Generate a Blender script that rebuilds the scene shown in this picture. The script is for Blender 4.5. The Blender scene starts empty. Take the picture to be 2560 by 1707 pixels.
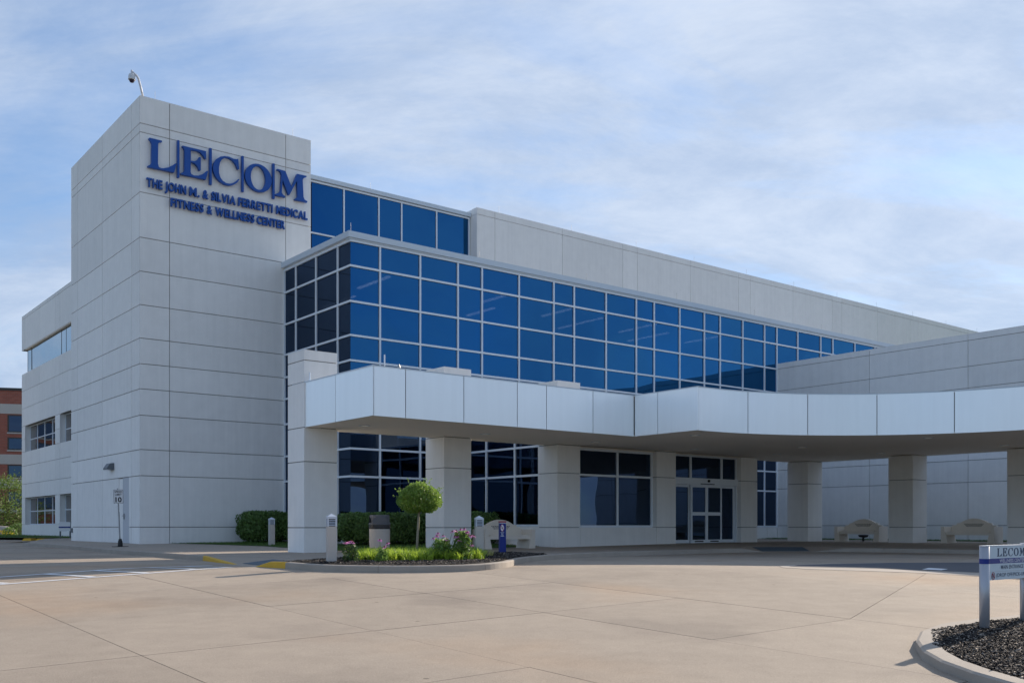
import bpy, bmesh, math, random
import numpy as np
from mathutils import Vector, Matrix
random.seed(7); RNG = np.random.default_rng(7)
SC = bpy.context.scene
COL = SC.collection
rad = math.radians
# ------------------------------------------------------------------ camera, sky, sun, exposure
ZE = 0.8                                   # eye height over the pavement (z = 0)
cam_d = bpy.data.cameras.new('camera'); cam = bpy.data.objects.new('camera', cam_d); COL.objects.link(cam)
cam.location = (0, 0, ZE); cam.rotation_euler = (rad(90), 0, 0)
cam_d.sensor_width = 36.0; cam_d.lens = 36.0 * 2462 / 2560; cam_d.shift_y = 0.1803
cam_d.clip_start = 0.1; cam_d.clip_end = 3000
SC.camera = cam
SUN_AZ, SUN_EL = 43.0, 24.5                # azimuth clockwise from the view axis (+Y)
world = bpy.data.worlds.new('World'); SC.world = world; world.use_nodes = True
wn = world.node_tree.nodes; wl = world.node_tree.links
bg = wn['Background']
sky = wn.new('ShaderNodeTexSky'); sky.sky_type = 'NISHITA'; sky.sun_disc = False
sky.sun_elevation = rad(SUN_EL); sky.sun_rotation = rad(SUN_AZ)
sky.altitude = 200; sky.air_density = 1.0; sky.dust_density = 0.3; sky.ozone_density = 2.5
def W(t, **k):
    n = wn.new(t)
    for a, b in k.items(): setattr(n, a, b)
    return n
tc = W('ShaderNodeTexCoord'); sep = W('ShaderNodeSeparateXYZ'); wl.new(tc.outputs['Generated'], sep.inputs[0])
def wm(op, a, b=None, c=None):
    n = W('ShaderNodeMath', operation=op)
    for i, v in enumerate((a, b, c)):
        if v is None: continue
        if isinstance(v, (int, float)): n.inputs[i].default_value = v
        else: wl.new(v, n.inputs[i])
    return n.outputs[0]
zz = wm('ADD', wm('MAXIMUM', sep.outputs['Z'], 0.0), 0.38)
px = wm('DIVIDE', sep.outputs['X'], zz); py = wm('DIVIDE', sep.outputs['Y'], zz)
cmb = W('ShaderNodeCombineXYZ'); wl.new(px, cmb.inputs[0]); wl.new(py, cmb.inputs[1])
def cloud(scale, detail, rough, rot, sx, sy, dist, off):
    mp = W('ShaderNodeMapping'); mp.inputs['Rotation'].default_value = (0, 0, rad(rot))
    mp.inputs['Scale'].default_value = (sx, sy, 1); mp.inputs['Location'].default_value = (off, off * .7, 0)
    wl.new(cmb.outputs[0], mp.inputs[0])
    n = W('ShaderNodeTexNoise'); n.inputs['Scale'].default_value = scale; n.inputs['Detail'].default_value = detail
    n.inputs['Roughness'].default_value = rough; n.inputs['Distortion'].default_value = dist
    wl.new(mp.outputs[0], n.inputs['Vector']); return n.outputs['Fac']
def ramp(v, a, b):
    n = W('ShaderNodeMapRange'); n.interpolation_type = 'SMOOTHSTEP'
    n.inputs['From Min'].default_value = a; n.inputs['From Max'].default_value = b
    wl.new(v, n.inputs['Value']); return n.outputs[0]
c1 = ramp(cloud(1.5, 8, 0.55, 28, 0.75, 1.25, 0.6, 8.8), 0.34, 0.66)
c2 = ramp(cloud(3.6, 9, 0.62, -20, 0.6, 1.5, 0.5, 4.4), 0.34, 0.70)
# thin high cloud lies towards the sun, clear blue away from it
sdv = W('ShaderNodeVectorMath', operation='DOT_PRODUCT'); wl.new(tc.outputs['Generated'], sdv.inputs[0])
sdv.inputs[1].default_value = (math.sin(rad(20)), math.cos(rad(20)), 0.0)
side = ramp(sdv.outputs['Value'], -0.1, 0.9)
cov = wm('MULTIPLY', wm('ADD', 0.04, wm('ADD', wm('MULTIPLY', c1, 0.55), wm('MULTIPLY', c2, 0.42))), wm('ADD', wm('MULTIPLY', side, 0.04), 0.96))
sdot = W('ShaderNodeVectorMath', operation='DOT_PRODUCT'); wl.new(tc.outputs['Generated'], sdot.inputs[0])
sdot.inputs[1].default_value = (math.sin(rad(SUN_AZ)) * math.cos(rad(SUN_EL)), math.cos(rad(SUN_AZ)) * math.cos(rad(SUN_EL)), math.sin(rad(SUN_EL)))
near = ramp(sdot.outputs['Value'], 0.35, 1.0)
hz = ramp(sep.outputs['Z'], 0.42, 0.0)
veil = wm('ADD', cov, wm('ADD', wm('MULTIPLY', near, 0.40), wm('MULTIPLY', hz, 0.36))); veil = wm('MINIMUM', veil, 0.93)
mixc = W('ShaderNodeMix', data_type='RGBA'); wl.new(veil, mixc.inputs['Factor'])
ccol = W('ShaderNodeMix', data_type='RGBA'); c3 = ramp(cloud(2.6, 11, 0.68, -12, 0.8, 1.5, 0.35, 1.7), 0.33, 0.68)
wl.new(wm('ADD', wm('MULTIPLY', c3, 0.62), wm('MULTIPLY', near, 0.28)), ccol.inputs['Factor'])
ccol.inputs['A'].default_value = (1.95, 2.55, 3.60, 1); ccol.inputs['B'].default_value = (3.6, 4.0, 4.65, 1)
tint = W('ShaderNodeMix', data_type='RGBA', blend_type='MULTIPLY'); tint.inputs['Factor'].default_value = 1.0
tint.inputs['B'].default_value = (0.60, 0.74, 0.86, 1)
wl.new(sky.outputs[0], tint.inputs['A'])
wl.new(tint.outputs['Result'], mixc.inputs['A']); wl.new(ccol.outputs['Result'], mixc.inputs['B'])
wl.new(mixc.outputs['Result'], bg.inputs['Color']); bg.inputs['Strength'].default_value = 0.10
sun_d = bpy.data.lights.new('sun', 'SUN'); sun = bpy.data.objects.new('sun', sun_d); COL.objects.link(sun)
sun_d.energy = 3.2; sun_d.angle = rad(0.53); sun_d.color = (1.0, 0.88, 0.74)
sdir = Vector((math.sin(rad(SUN_AZ)) * math.cos(rad(SUN_EL)), math.cos(rad(SUN_AZ)) * math.cos(rad(SUN_EL)), math.sin(rad(SUN_EL))))
sun.location = (40, 40, 60); sun.rotation_euler = sdir.to_track_quat('Z', 'Y').to_euler()
SC.view_settings.view_transform = 'Standard'; SC.view_settings.look = 'None'
SC.view_settings.exposure = 1.05; SC.view_settings.gamma = 1.0; SC.view_settings.use_curve_mapping = False
SC.render.engine = 'CYCLES'; SC.cycles.max_bounces = 12; SC.cycles.diffuse_bounces = 8; SC.cycles.transparent_max_bounces = 12
SC.cycles.sample_clamp_indirect = 6.0

# ------------------------------------------------------------------ frames
AX = (0.784735, 0.619832); BX = (-0.619832, 0.784735)
TH = math.atan2(AX[1], AX[0]); O = (-14.9586, 39.6)
def F(p, q): return (O[0] + AX[0] * p + BX[0] * q, O[1] + AX[1] * p + BX[1] * q)
def PQ(x, y): return ((x - O[0]) * AX[0] + (y - O[1]) * AX[1], (x - O[0]) * BX[0] + (y - O[1]) * BX[1])
def sm(t): t = min(1, max(0, t)); return t * t * (3 - 2 * t)
def zw(y): return .11 * sm((y - 33) / 9) - .045 * max(0, 22 - y)       # pavement level
def zr(y): return zw(y) - .14                                          # road level

# ------------------------------------------------------------------ materials
def newmat(name):
    m = bpy.data.materials.new(name); m.use_nodes = True
    return m, m.node_tree.nodes, m.node_tree.links, m.node_tree.nodes['Principled BSDF']
def rgb(c): return (c[0], c[1], c[2], 1)
def mat(name, col, rough=.7, metal=0, noise=0, nscale=6.0, bump=0, bscale=60.0, spec=.4, streak=0, speck=0, emit=None, estr=0, island=0, orand=0):
    m, N, L, b = newmat(name)
    b.inputs['Base Color'].default_value = rgb(col); b.inputs['Roughness'].default_value = rough
    b.inputs['Metallic'].default_value = metal; b.inputs['Specular IOR Level'].default_value = spec
    if emit: b.inputs['Emission Color'].default_value = rgb(emit); b.inputs['Emission Strength'].default_value = estr
    geo = N.new('ShaderNodeNewGeometry'); fac = None
    def M(op, a, bb):
        n = N.new('ShaderNodeMath'); n.operation = op
        for i, v in enumerate((a, bb)):
            if isinstance(v, (int, float)): n.inputs[i].default_value = v
            else: L.new(v, n.inputs[i])
        return n.outputs[0]
    def noi(scale, det, vec=None, ro=.6):
        n = N.new('ShaderNodeTexNoise'); n.inputs['Scale'].default_value = scale; n.inputs['Detail'].default_value = det
        n.inputs['Roughness'].default_value = ro
        L.new(vec if vec else geo.outputs['Position'], n.inputs['Vector']); return n.outputs['Fac']
    def sc(v, amt): return M('MULTIPLY', M('SUBTRACT', v, .5), amt)
    terms = []
    if noise:
        terms.append(sc(noi(nscale, 6), noise * 2)); terms.append(sc(noi(nscale * .13, 4), noise * 1.6))
    if streak:
        mp = N.new('ShaderNodeMapping'); mp.inputs['Scale'].default_value = (5.0, 5.0, .25)
        L.new(geo.outputs['Position'], mp.inputs[0]); terms.append(sc(noi(1.0, 4, mp.outputs[0]), streak * 2))
    if speck: terms.append(sc(noi(95.0, 2), speck * 2))
    if island: terms.append(sc(geo.outputs['Random Per Island'], island))
    if orand: oi = N.new('ShaderNodeObjectInfo'); terms.append(sc(oi.outputs['Random'], orand * 2))
    if terms:
        t = terms[0]
        for x in terms[1:]: t = M('ADD', t, x)
        f = M('ADD', t, 1.0)
        vm = N.new('ShaderNodeVectorMath'); vm.operation = 'SCALE'; vm.inputs[0].default_value = col
        L.new(f, vm.inputs['Scale']); L.new(vm.outputs[0], b.inputs['Base Color'])
    if bump:
        bn = N.new('ShaderNodeBump'); bn.inputs['Strength'].default_value = bump; bn.inputs['Distance'].default_value = .01
        L.new(noi(bscale, 4), bn.inputs['Height']); L.new(bn.outputs[0], b.inputs['Normal'])
    return m
def glass(name, refl, trans, fres=.35, wob=.008):
    m, N, L, b = newmat(name); N.remove(b); out = N['Material Output']
    g = N.new('ShaderNodeBsdfGlossy'); g.inputs['Color'].default_value = rgb(refl); g.inputs['Roughness'].default_value = 0.0
    t = N.new('ShaderNodeBsdfTransparent'); t.inputs['Color'].default_value = rgb(trans)
    lw = N.new('ShaderNodeLayerWeight'); lw.inputs['Blend'].default_value = .5
    mr = N.new('ShaderNodeMapRange'); mr.inputs['To Min'].default_value = .5; mr.inputs['To Max'].default_value = .5 + fres
    L.new(lw.outputs['Facing'], mr.inputs['Value'])
    mx = N.new('ShaderNodeMixShader'); L.new(mr.outputs[0], mx.inputs[0]); L.new(t.outputs[0], mx.inputs[1]); L.new(g.outputs[0], mx.inputs[2])
    geo = N.new('ShaderNodeNewGeometry')
    no = N.new('ShaderNodeTexNoise'); no.inputs['Scale'].default_value = .55; no.inputs['Detail'].default_value = 1
    L.new(geo.outputs['Position'], no.inputs['Vector'])
    bn = N.new('ShaderNodeBump'); bn.inputs['Strength'].default_value = 1; bn.inputs['Distance'].default_value = wob
    L.new(no.outputs['Fac'], bn.inputs['Height']); L.new(bn.outputs[0], g.inputs['Normal'])
    L.new(mx.outputs[0], out.inputs['Surface']); return m
def leafmat(name, col, var=.5, trans=.35, rough=.5):
    m = mat(name, col, rough, island=var, noise=.15, nscale=3, spec=.35)
    N = m.node_tree.nodes; L = m.node_tree.links; b = N['Principled BSDF']; out = N['Material Output']
    tr = N.new('ShaderNodeBsdfTranslucent'); tr.inputs['Color'].default_value = rgb([min(1, c * 2.0) for c in col])
    mx = N.new('ShaderNodeMixShader'); mx.inputs[0].default_value = trans
    L.new(b.outputs[0], mx.inputs[1]); L.new(tr.outputs[0], mx.inputs[2]); L.new(mx.outputs[0], out.inputs['Surface'])
    return m
M = {}
M['precast'] = mat('precast_concrete', (.83, .812, .78), .85, noise=.07, nscale=2.2, streak=.075, orand=.035, bump=.12, bscale=90, spec=.25)
M['joint'] = mat('joint_sealant', (.26, .255, .25), .9, spec=.1)
M['fascia'] = mat('fascia_metal', (.90, .925, .935), .36, metal=.6, noise=.025, nscale=.8, streak=.05, orand=.02, spec=.55)
M['soffit'] = mat('soffit_render', (.86, .79, .70), .9, noise=.03, nscale=1, spec=.2)
M['alu'] = mat('aluminium', (.74, .79, .84), .35, metal=.0, spec=.6)
M['coping'] = mat('coping_metal', (.56, .63, .69), .35, noise=.03, spec=.6)
M['roofing'] = mat('roof_membrane', (.35, .34, .33), .9, noise=.1)
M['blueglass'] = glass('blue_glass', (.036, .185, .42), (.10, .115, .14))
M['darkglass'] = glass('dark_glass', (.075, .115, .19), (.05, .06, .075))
M['plainglass'] = glass('office_glass', (.62, .60, .60), (.05, .06, .07))
M['skyglass'] = glass('ribbon_glass', (.60, .66, .70), (.05, .06, .07), .4)
M['interior'] = mat('dark_interior', (.06, .06, .065), .9)
M['striplamp'] = mat('strip_lamp', (.9, .9, .85), .5, emit=(1, .93, .8), estr=9)
M['lampglow'] = mat('downlight_lens', (.9, .88, .8), .4, emit=(1, .9, .7), estr=.06)
M['blue'] = mat('blue_sign_paint', (.004, .070, .33), .4, spec=.4)
M['whitepaint'] = mat('white_paint', (.78, .79, .80), .5)
M['roadpaint'] = mat('road_marking_paint', (.68, .69, .70), .7, noise=.12, nscale=5)
M['road'] = mat('road_concrete', (.362, .300, .236), .88, noise=.16, nscale=2.6, speck=.6, orand=.05, bump=.5, bscale=120, spec=.25)
M['roadjoint'] = mat('joint_filler', (.10, .085, .07), .95)
M['walk'] = mat('walk_concrete', (.37, .31, .25), .88, noise=.10, nscale=2.2, speck=.3, orand=.05, bump=.3, bscale=120, spec=.25)
M['kerb'] = mat('kerb_concrete', (.36, .315, .265), .88, noise=.20, nscale=2.2, speck=.12, bump=.3, bscale=90, spec=.25)
M['palepave'] = mat('pale_concrete', (.40, .345, .29), .88, noise=.08, nscale=1, speck=.1)
M['asphalt'] = mat('asphalt_patch', (.085, .088, .10), .85, noise=.10, nscale=2, speck=.3)
M['yellow'] = mat('yellow_kerb_paint', (.62, .36, .02), .6, noise=.10, nscale=4)
M['tactile'] = mat('tactile_pad', (.09, .125, .155), .7)
M['ground'] = mat('far_ground', (.10, .12, .05), .95, noise=.2, nscale=.3)
M['grass'] = leafmat('grass_blades', (.070, .135, .022), .6, .3)
M['turf'] = mat('turf_soil', (.045, .075, .018), .95, noise=.3, nscale=4)
M['hedge'] = leafmat('hedge_leaf', (.095, .165, .042), .8, .25)
M['twig'] = mat('twig_bark', (.09, .07, .05), .9)
M['crown'] = leafmat('crown_leaf', (.165, .25, .05), .8, .35)
M['bark'] = mat('pale_bark', (.30, .25, .18), .85, noise=.2, nscale=20)
M['treeleaf'] = leafmat('tree_leaf', (.10, .15, .035), .8, .35)
M['strap'] = leafmat('strap_leaf', (.25, .34, .04), 1.0, .4)
M['coneleaf'] = leafmat('coneflower_leaf', (.12, .20, .045), .7, .35)
M['darkleaf'] = leafmat('dark_plant_leaf', (.045, .085, .03), .6, .3)
M['paleleaf'] = leafmat('pale_strap_leaf', (.42, .40, .17), .5, .3)
M['petal'] = leafmat('pink_petal', (.74, .25, .50), .5, .35)
M['conec'] = mat('flower_cone', (.12, .03, .015), .8, noise=.2)
M['yellowflower'] = leafmat('yellow_flower', (.6, .42, .03), .5, .3)
M['mulch'] = mat('mulch_chip', (.3, .26, .22), .9, spec=.3)
_N = M['mulch'].node_tree.nodes; _L = M['mulch'].node_tree.links; _g = _N.new('ShaderNodeNewGeometry'); _p = _N.new('ShaderNodeMath'); _p.operation = 'POWER'; _p.inputs[1].default_value = 7
_L.new(_g.outputs['Random Per Island'], _p.inputs[0]); _m = _N.new('ShaderNodeMix'); _m.data_type = 'RGBA'; _L.new(_p.outputs[0], _m.inputs['Factor'])
_m.inputs['A'].default_value = (.022, .018, .017, 1); _m.inputs['B'].default_value = (.42, .36, .30, 1); _L.new(_m.outputs['Result'], _N['Principled BSDF'].inputs['Base Color'])
M['mulchbase'] = mat('mulch_soil', (.020, .016, .014), .95, noise=.3, nscale=30)
M['bench'] = mat('cast_stone_bench', (.76, .69, .60), .85, noise=.07, nscale=5, speck=.08, spec=.2)
M['engrave'] = mat('engraved_text', (.06, .05, .045), .9)
M['bollard'] = mat('bollard_concrete', (.52, .475, .43), .8, noise=.08, nscale=4, spec=.25)
M['cap'] = mat('bollard_cap_paint', (.56, .60, .66), .5)
M['slot'] = mat('dark_slot', (.03, .035, .045), .8)
M['canbody'] = mat('exposed_aggregate', (.54, .49, .44), .9, noise=.06, nscale=6, speck=.3, bump=.3, bscale=120)
M['canhood'] = mat('grey_plastic_hood', (.12, .122, .135), .45, noise=.05)
M['bag'] = mat('bin_bag', (.03, .025, .025), .35, bump=.8, bscale=25)
M['black'] = mat('black_plastic', (.012, .012, .013), .5)
M['silver'] = mat('silver_post_paint', (.42, .43, .46), .32, metal=.35, spec=.5)
M['signface'] = mat('sign_panel_face', (.58, .66, .70), .4, spec=.4)
M['ink'] = mat('navy_ink', (.02, .045, .10), .5)
M['navy'] = mat('navy_band', (.002, .020, .21), .4)
M['red'] = mat('red_paint', (.34, .02, .04), .5)
M['regblack'] = mat('sign_black', (.015, .016, .02), .5)
M['galv'] = mat('galvanised_post', (.32, .33, .34), .5, metal=.3)
M['lampgrey'] = mat('wall_pack_grey', (.12, .135, .15), .5)
M['doorpaint'] = mat('door_paint', (.53, .55, .58), .5)
M['camhouse'] = mat('camera_housing', (.62, .63, .64), .4)
M['dome'] = mat('smoked_dome', (.02, .01, .03), .1)
M['stone'] = mat('pale_boulder', (.42, .38, .35), .9, noise=.15, nscale=3, bump=.5, bscale=10)
M['limeband'] = mat('limestone_band', (.50, .46, .42), .85, noise=.06)
M['winframe'] = mat('dark_window_frame', (.05, .045, .04), .5)
M['cctvpole'] = mat('white_mast', (.66, .65, .66), .4)
def brickmat():
    m, N, L, b = newmat('far_brick'); geo = N.new('ShaderNodeTexCoord')
    mp = N.new('ShaderNodeMapping'); mp.inputs['Rotation'].default_value = (rad(90), 0, 0); L.new(geo.outputs['Object'], mp.inputs[0])
    br = N.new('ShaderNodeTexBrick'); br.inputs['Color1'].default_value = (.38, .115, .075, 1); br.inputs['Color2'].default_value = (.31, .09, .06, 1)
    br.inputs['Mortar'].default_value = (.24, .16, .13, 1); br.inputs['Scale'].default_value = 1.0
    br.inputs['Brick Width'].default_value = .42; br.inputs['Row Height'].default_value = .15; br.inputs['Mortar Size'].default_value = .012
    L.new(mp.outputs[0], br.inputs['Vector']); L.new(br.outputs['Color'], b.inputs['Base Color']); b.inputs['Roughness'].default_value = .9
    return m
M['brick'] = brickmat()
def add_stains(m):                                # broad rusty stains and tyre-dark patches belong to the road itself
    N = m.node_tree.nodes; L = m.node_tree.links; b = N['Principled BSDF']
    src = b.inputs['Base Color'].links[0].from_socket
    geo = N.new('ShaderNodeNewGeometry')
    def noi(s, d):
        n = N.new('ShaderNodeTexNoise'); n.inputs['Scale'].default_value = s; n.inputs['Detail'].default_value = d
        L.new(geo.outputs['Position'], n.inputs['Vector']); return n.outputs['Fac']
    def mr(v, a, bb, t0, t1):
        n = N.new('ShaderNodeMapRange'); n.interpolation_type = 'SMOOTHSTEP'
        for k, x in zip(('From Min', 'From Max', 'To Min', 'To Max'), (a, bb, t0, t1)): n.inputs[k].default_value = x
        L.new(v, n.inputs['Value']); return n.outputs[0]
    mx = N.new('ShaderNodeMix'); mx.data_type = 'RGBA'; mx.blend_type = 'MULTIPLY'
    L.new(mr(noi(.16, 5), .50, .72, 0, .75), mx.inputs['Factor']); L.new(src, mx.inputs['A']); mx.inputs['B'].default_value = (1.08, .92, .78, 1)
    m2 = N.new('ShaderNodeMix'); m2.data_type = 'RGBA'; m2.blend_type = 'MULTIPLY'
    L.new(mr(noi(.42, 9), .50, .70, 0, .55), m2.inputs['Factor']); L.new(mx.outputs['Result'], m2.inputs['A']); m2.inputs['B'].default_value = (.70, .70, .72, 1)
    v = N.new('ShaderNodeTexVoronoi'); v.inputs['Scale'].default_value = 1.1; L.new(geo.outputs['Position'], v.inputs['Vector'])
    m3 = N.new('ShaderNodeMix'); m3.data_type = 'RGBA'; m3.blend_type = 'MULTIPLY'
    L.new(mr(v.outputs['Distance'], .028, .042, .7, 0), m3.inputs['Factor']); L.new(m2.outputs['Result'], m3.inputs['A']); m3.inputs['B'].default_value = (.30, .28, .27, 1)
    L.new(m3.outputs['Result'], b.inputs['Base Color'])
add_stains(M['road'])

# ------------------------------------------------------------------ object helpers
OFF = {}
def link(o, parent, c, rot=None):
    COL.objects.link(o)
    if parent is not None:
        o.parent = parent; f = OFF.get(parent.name, Vector((0, 0, 0))); o.location = Vector(c) - f
    else: o.location = c
    if rot: o.rotation_euler = rot
    OFF[o.name] = Vector(c); return o
def tag(o, label=None, cat=None, group=None, kind=None):
    if label: o['label'] = label
    if cat: o['category'] = cat
    if group: o['group'] = group
    if kind: o['kind'] = kind
    return o
def thing(name, label, cat, p, q, z, group=None, frame='B', rz=0):
    """Empty at the base; children are given in building coordinates ('B'), or local ones ('L')."""
    o = bpy.data.objects.new(name, None); o.empty_display_size = .2; COL.objects.link(o)
    if frame == 'B':
        x, y = F(p, q); o.location = (x, y, z + ZE); o.rotation_euler = (0, 0, TH); OFF[o.name] = Vector((p, q, z))
    else:
        o.location = (p, q, z); o.rotation_euler = (0, 0, rz); OFF[o.name] = Vector((0, 0, 0))
    return tag(o, label, cat, group)
MC = {}
def mesh(name, v, f, m, smooth=False):
    me = bpy.data.meshes.new(name); me.from_pydata([tuple(map(float, x)) for x in v], [], f); me.update()
    if m is not None: me.materials.append(M[m] if isinstance(m, str) else m)
    if smooth: me.polygons.foreach_set('use_smooth', [True] * len(me.polygons))
    return me
CUBEF = [(0, 3, 2, 1), (4, 5, 6, 7), (0, 1, 5, 4), (1, 2, 6, 5), (2, 3, 7, 6), (3, 0, 4, 7)]
def box(name, parent, lo, hi, m, label=None):
    lo = Vector(lo); hi = Vector(hi); c = (lo + hi) / 2; h = (hi - lo) / 2
    k = (round(h.x, 3), round(h.y, 3), round(h.z, 3), m)
    if k not in MC:
        x, y, z = h; v = [(-x, -y, -z), (x, -y, -z), (x, y, -z), (-x, y, -z), (-x, -y, z), (x, -y, z), (x, y, z), (-x, y, z)]
        MC[k] = mesh(name, v, CUBEF, m)
    o = bpy.data.objects.new(name, MC[k]); link(o, parent, c)
    if name == 'glass_pane': o.rotation_euler = tuple(rad(random.uniform(-.14, .14)) for _ in range(3))
    if label: o['label'] = label
    return o
def obj(name, parent, me, c=(0, 0, 0), rot=None):
    return link(bpy.data.objects.new(name, me), parent, c, rot)
class MB:
    """collects shapes into one mesh"""
    def __init__(s): s.v = []; s.f = []
    def add(s, v, f):
        n = len(s.v); s.v += [tuple(x) for x in v]; s.f += [tuple(i + n for i in t) for t in f]; return s
    def box(s, lo, hi):
        (a, b, c), (d, e, g) = lo, hi
        return s.add([(a, b, c), (d, b, c), (d, e, c), (a, e, c), (a, b, g), (d, b, g), (d, e, g), (a, e, g)], CUBEF)
    def prism(s, poly, y0, y1):                      # poly in (x,z), extruded along y
        n = len(poly); v = [(x, y0, z) for x, z in poly] + [(x, y1, z) for x, z in poly]
        f = [tuple(range(n)), tuple(range(2 * n - 1, n - 1, -1))] + [(i, i + n, (i + 1) % n + n, (i + 1) % n) for i in range(n)]
        return s.add(v, f)
    def lathe(s, prof, n=24, c=(0, 0)):
        v = []; f = []
        for r, z in prof: v += [(c[0] + r * math.cos(2 * math.pi * i / n), c[1] + r * math.sin(2 * math.pi * i / n), z) for i in range(n)]
        for j in range(len(prof) - 1):
            f += [(j * n + i, j * n + (i + 1) % n, (j + 1) * n + (i + 1) % n, (j + 1) * n + i) for i in range(n)]
        f.append(tuple(reversed(range(n)))); f.append(tuple(range((len(prof) - 1) * n, len(prof) * n)))
        return s.add(v, f)
    def tube(s, pts, r, n=8):
        pts = [Vector(p) for p in pts]; rs = r if isinstance(r, (list, tuple)) else [r] * len(pts); v = []; f = []
        for i, p in enumerate(pts):
            d = (pts[min(i + 1, len(pts) - 1)] - pts[max(i - 1, 0)]).normalized()
            a = d.orthogonal().normalized() if abs(d.z) > .99 else d.cross(Vector((0, 0, 1))).normalized()
            b = d.cross(a)
            v += [p + (a * math.cos(2 * math.pi * k / n) + b * math.sin(2 * math.pi * k / n)) * rs[i] for k in range(n)]
        for j in range(len(pts) - 1):
            f += [(j * n + k, j * n + (k + 1) % n, (j + 1) * n + (k + 1) % n, (j + 1) * n + k) for k in range(n)]
        f.append(tuple(reversed(range(n)))); f.append(tuple(range((len(pts) - 1) * n, len(pts) * n)))
        return s.add(v, f)
    def mesh(s, name, m, smooth=False):
        me = mesh(name, s.v, s.f, m, smooth)
        bm = bmesh.new(); bm.from_mesh(me); bmesh.ops.recalc_face_normals(bm, faces=bm.faces); bm.to_mesh(me); bm.free()
        return me
def children(o): return [c for c in bpy.data.objects if c.parent == o]
def copy_tree(o, parent=None):
    c = o.copy(); COL.objects.link(c)
    if parent: c.parent = parent
    for ch in children(o): copy_tree(ch, c)
    return c
def place(o, x, y, z, rz): o.location = (x, y, z); o.rotation_euler = (0, 0, rz)
def polyshape(outer, inner=None, y0=-.06, y1=.06, bev=.012):
    """extruded 2-D shape in the (x,z) plane with optional hole, via a filled curve"""
    cu = bpy.data.curves.new('shape', 'CURVE'); cu.dimensions = '2D'; cu.fill_mode = 'BOTH'
    for poly in (outer, inner):
        if not poly: continue
        s = cu.splines.new('POLY'); s.points.add(len(poly) - 1); s.use_cyclic_u = True
        for pt, (x, z) in zip(s.points, poly): pt.co = (x, z, 0, 1)
    cu.extrude = (y1 - y0) / 2; cu.bevel_depth = 0
    t = bpy.data.objects.new('shape', cu); COL.objects.link(t)
    me = bpy.data.meshes.new_from_object(t); bpy.data.objects.remove(t); bpy.data.curves.remove(cu)
    me.transform(Matrix.Rotation(rad(90), 4, 'X')); me.transform(Matrix.Translation((0, (y0 + y1) / 2, 0)))
    return me
TXT = {}
def textmesh(body, bold=0.0, ext=0.0):
    k = (body, bold, ext)
    if k not in TXT:
        cu = bpy.data.curves.new('txt', 'FONT'); cu.body = body; cu.size = 1; cu.extrude = ext; cu.offset = bold; cu.resolution_u = 3
        t = bpy.data.objects.new('txt', cu); COL.objects.link(t); bpy.context.view_layer.update()
        me = bpy.data.meshes.new_from_object(t.evaluated_get(bpy.context.evaluated_depsgraph_get()))
        bpy.data.objects.remove(t); bpy.data.curves.remove(cu); TXT[k] = me
    return TXT[k]
def bounds(me):
    a = np.empty(len(me.vertices) * 3); me.vertices.foreach_get('co', a); a = a.reshape(-1, 3); return a.min(0), a.max(0)
def textfit(name, parent, body, x0, x1, z0, z1, y, m, bold=0.0, depth=0.0):
    """flat or raised lettering fitted to the rectangle x0..x1, z0..z1, facing -y of its parent frame"""
    me = textmesh(body, bold, 0.05 if depth else 0.0).copy(); lo, hi = bounds(me)
    sx = (x1 - x0) / (hi[0] - lo[0]); sz = (z1 - z0) / (hi[1] - lo[1])
    me.transform(Matrix.Translation((-(lo[0] + hi[0]) / 2, -(lo[1] + hi[1]) / 2, 0)))
    me.transform(Matrix.Diagonal((sx, sz, depth / .1 if depth else 1, 1))); me.transform(Matrix.Rotation(rad(90), 4, 'X'))
    me.materials.clear(); me.materials.append(M[m])
    return obj(name, parent, me, ((x0 + x1) / 2, y, (z0 + z1) / 2))
def leaves(pts, size, m, name, up=.4, aspect=.55, nrm=None):
    """one mesh of small rhombic leaves centred on pts (n,3)"""
    pts = np.asarray(pts, float); n = len(pts)
    nv = RNG.normal(size=(n, 3)); nv[:, 2] += up
    if nrm is not None: nv = nv * .7 + nrm
    nv /= np.linalg.norm(nv, axis=1)[:, None]
    t = RNG.normal(size=(n, 3)); t -= (t * nv).sum(1)[:, None] * nv; t /= np.linalg.norm(t, axis=1)[:, None]
    b = np.cross(nv, t); s = size * RNG.uniform(.6, 1.3, (n, 1))
    v = np.stack([pts - t * s, pts + b * s * aspect, pts + t * s, pts - b * s * aspect], 1).reshape(-1, 3)
    me = bpy.data.meshes.new(name); me.vertices.add(4 * n); me.vertices.foreach_set('co', v.ravel())
    me.loops.add(4 * n); me.loops.foreach_set('vertex_index', np.arange(4 * n)); me.polygons.add(n)
    me.polygons.foreach_set('loop_start', np.arange(0, 4 * n, 4)); me.update(calc_edges=True); me.validate()
    me.materials.append(M[m]); return me
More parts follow.
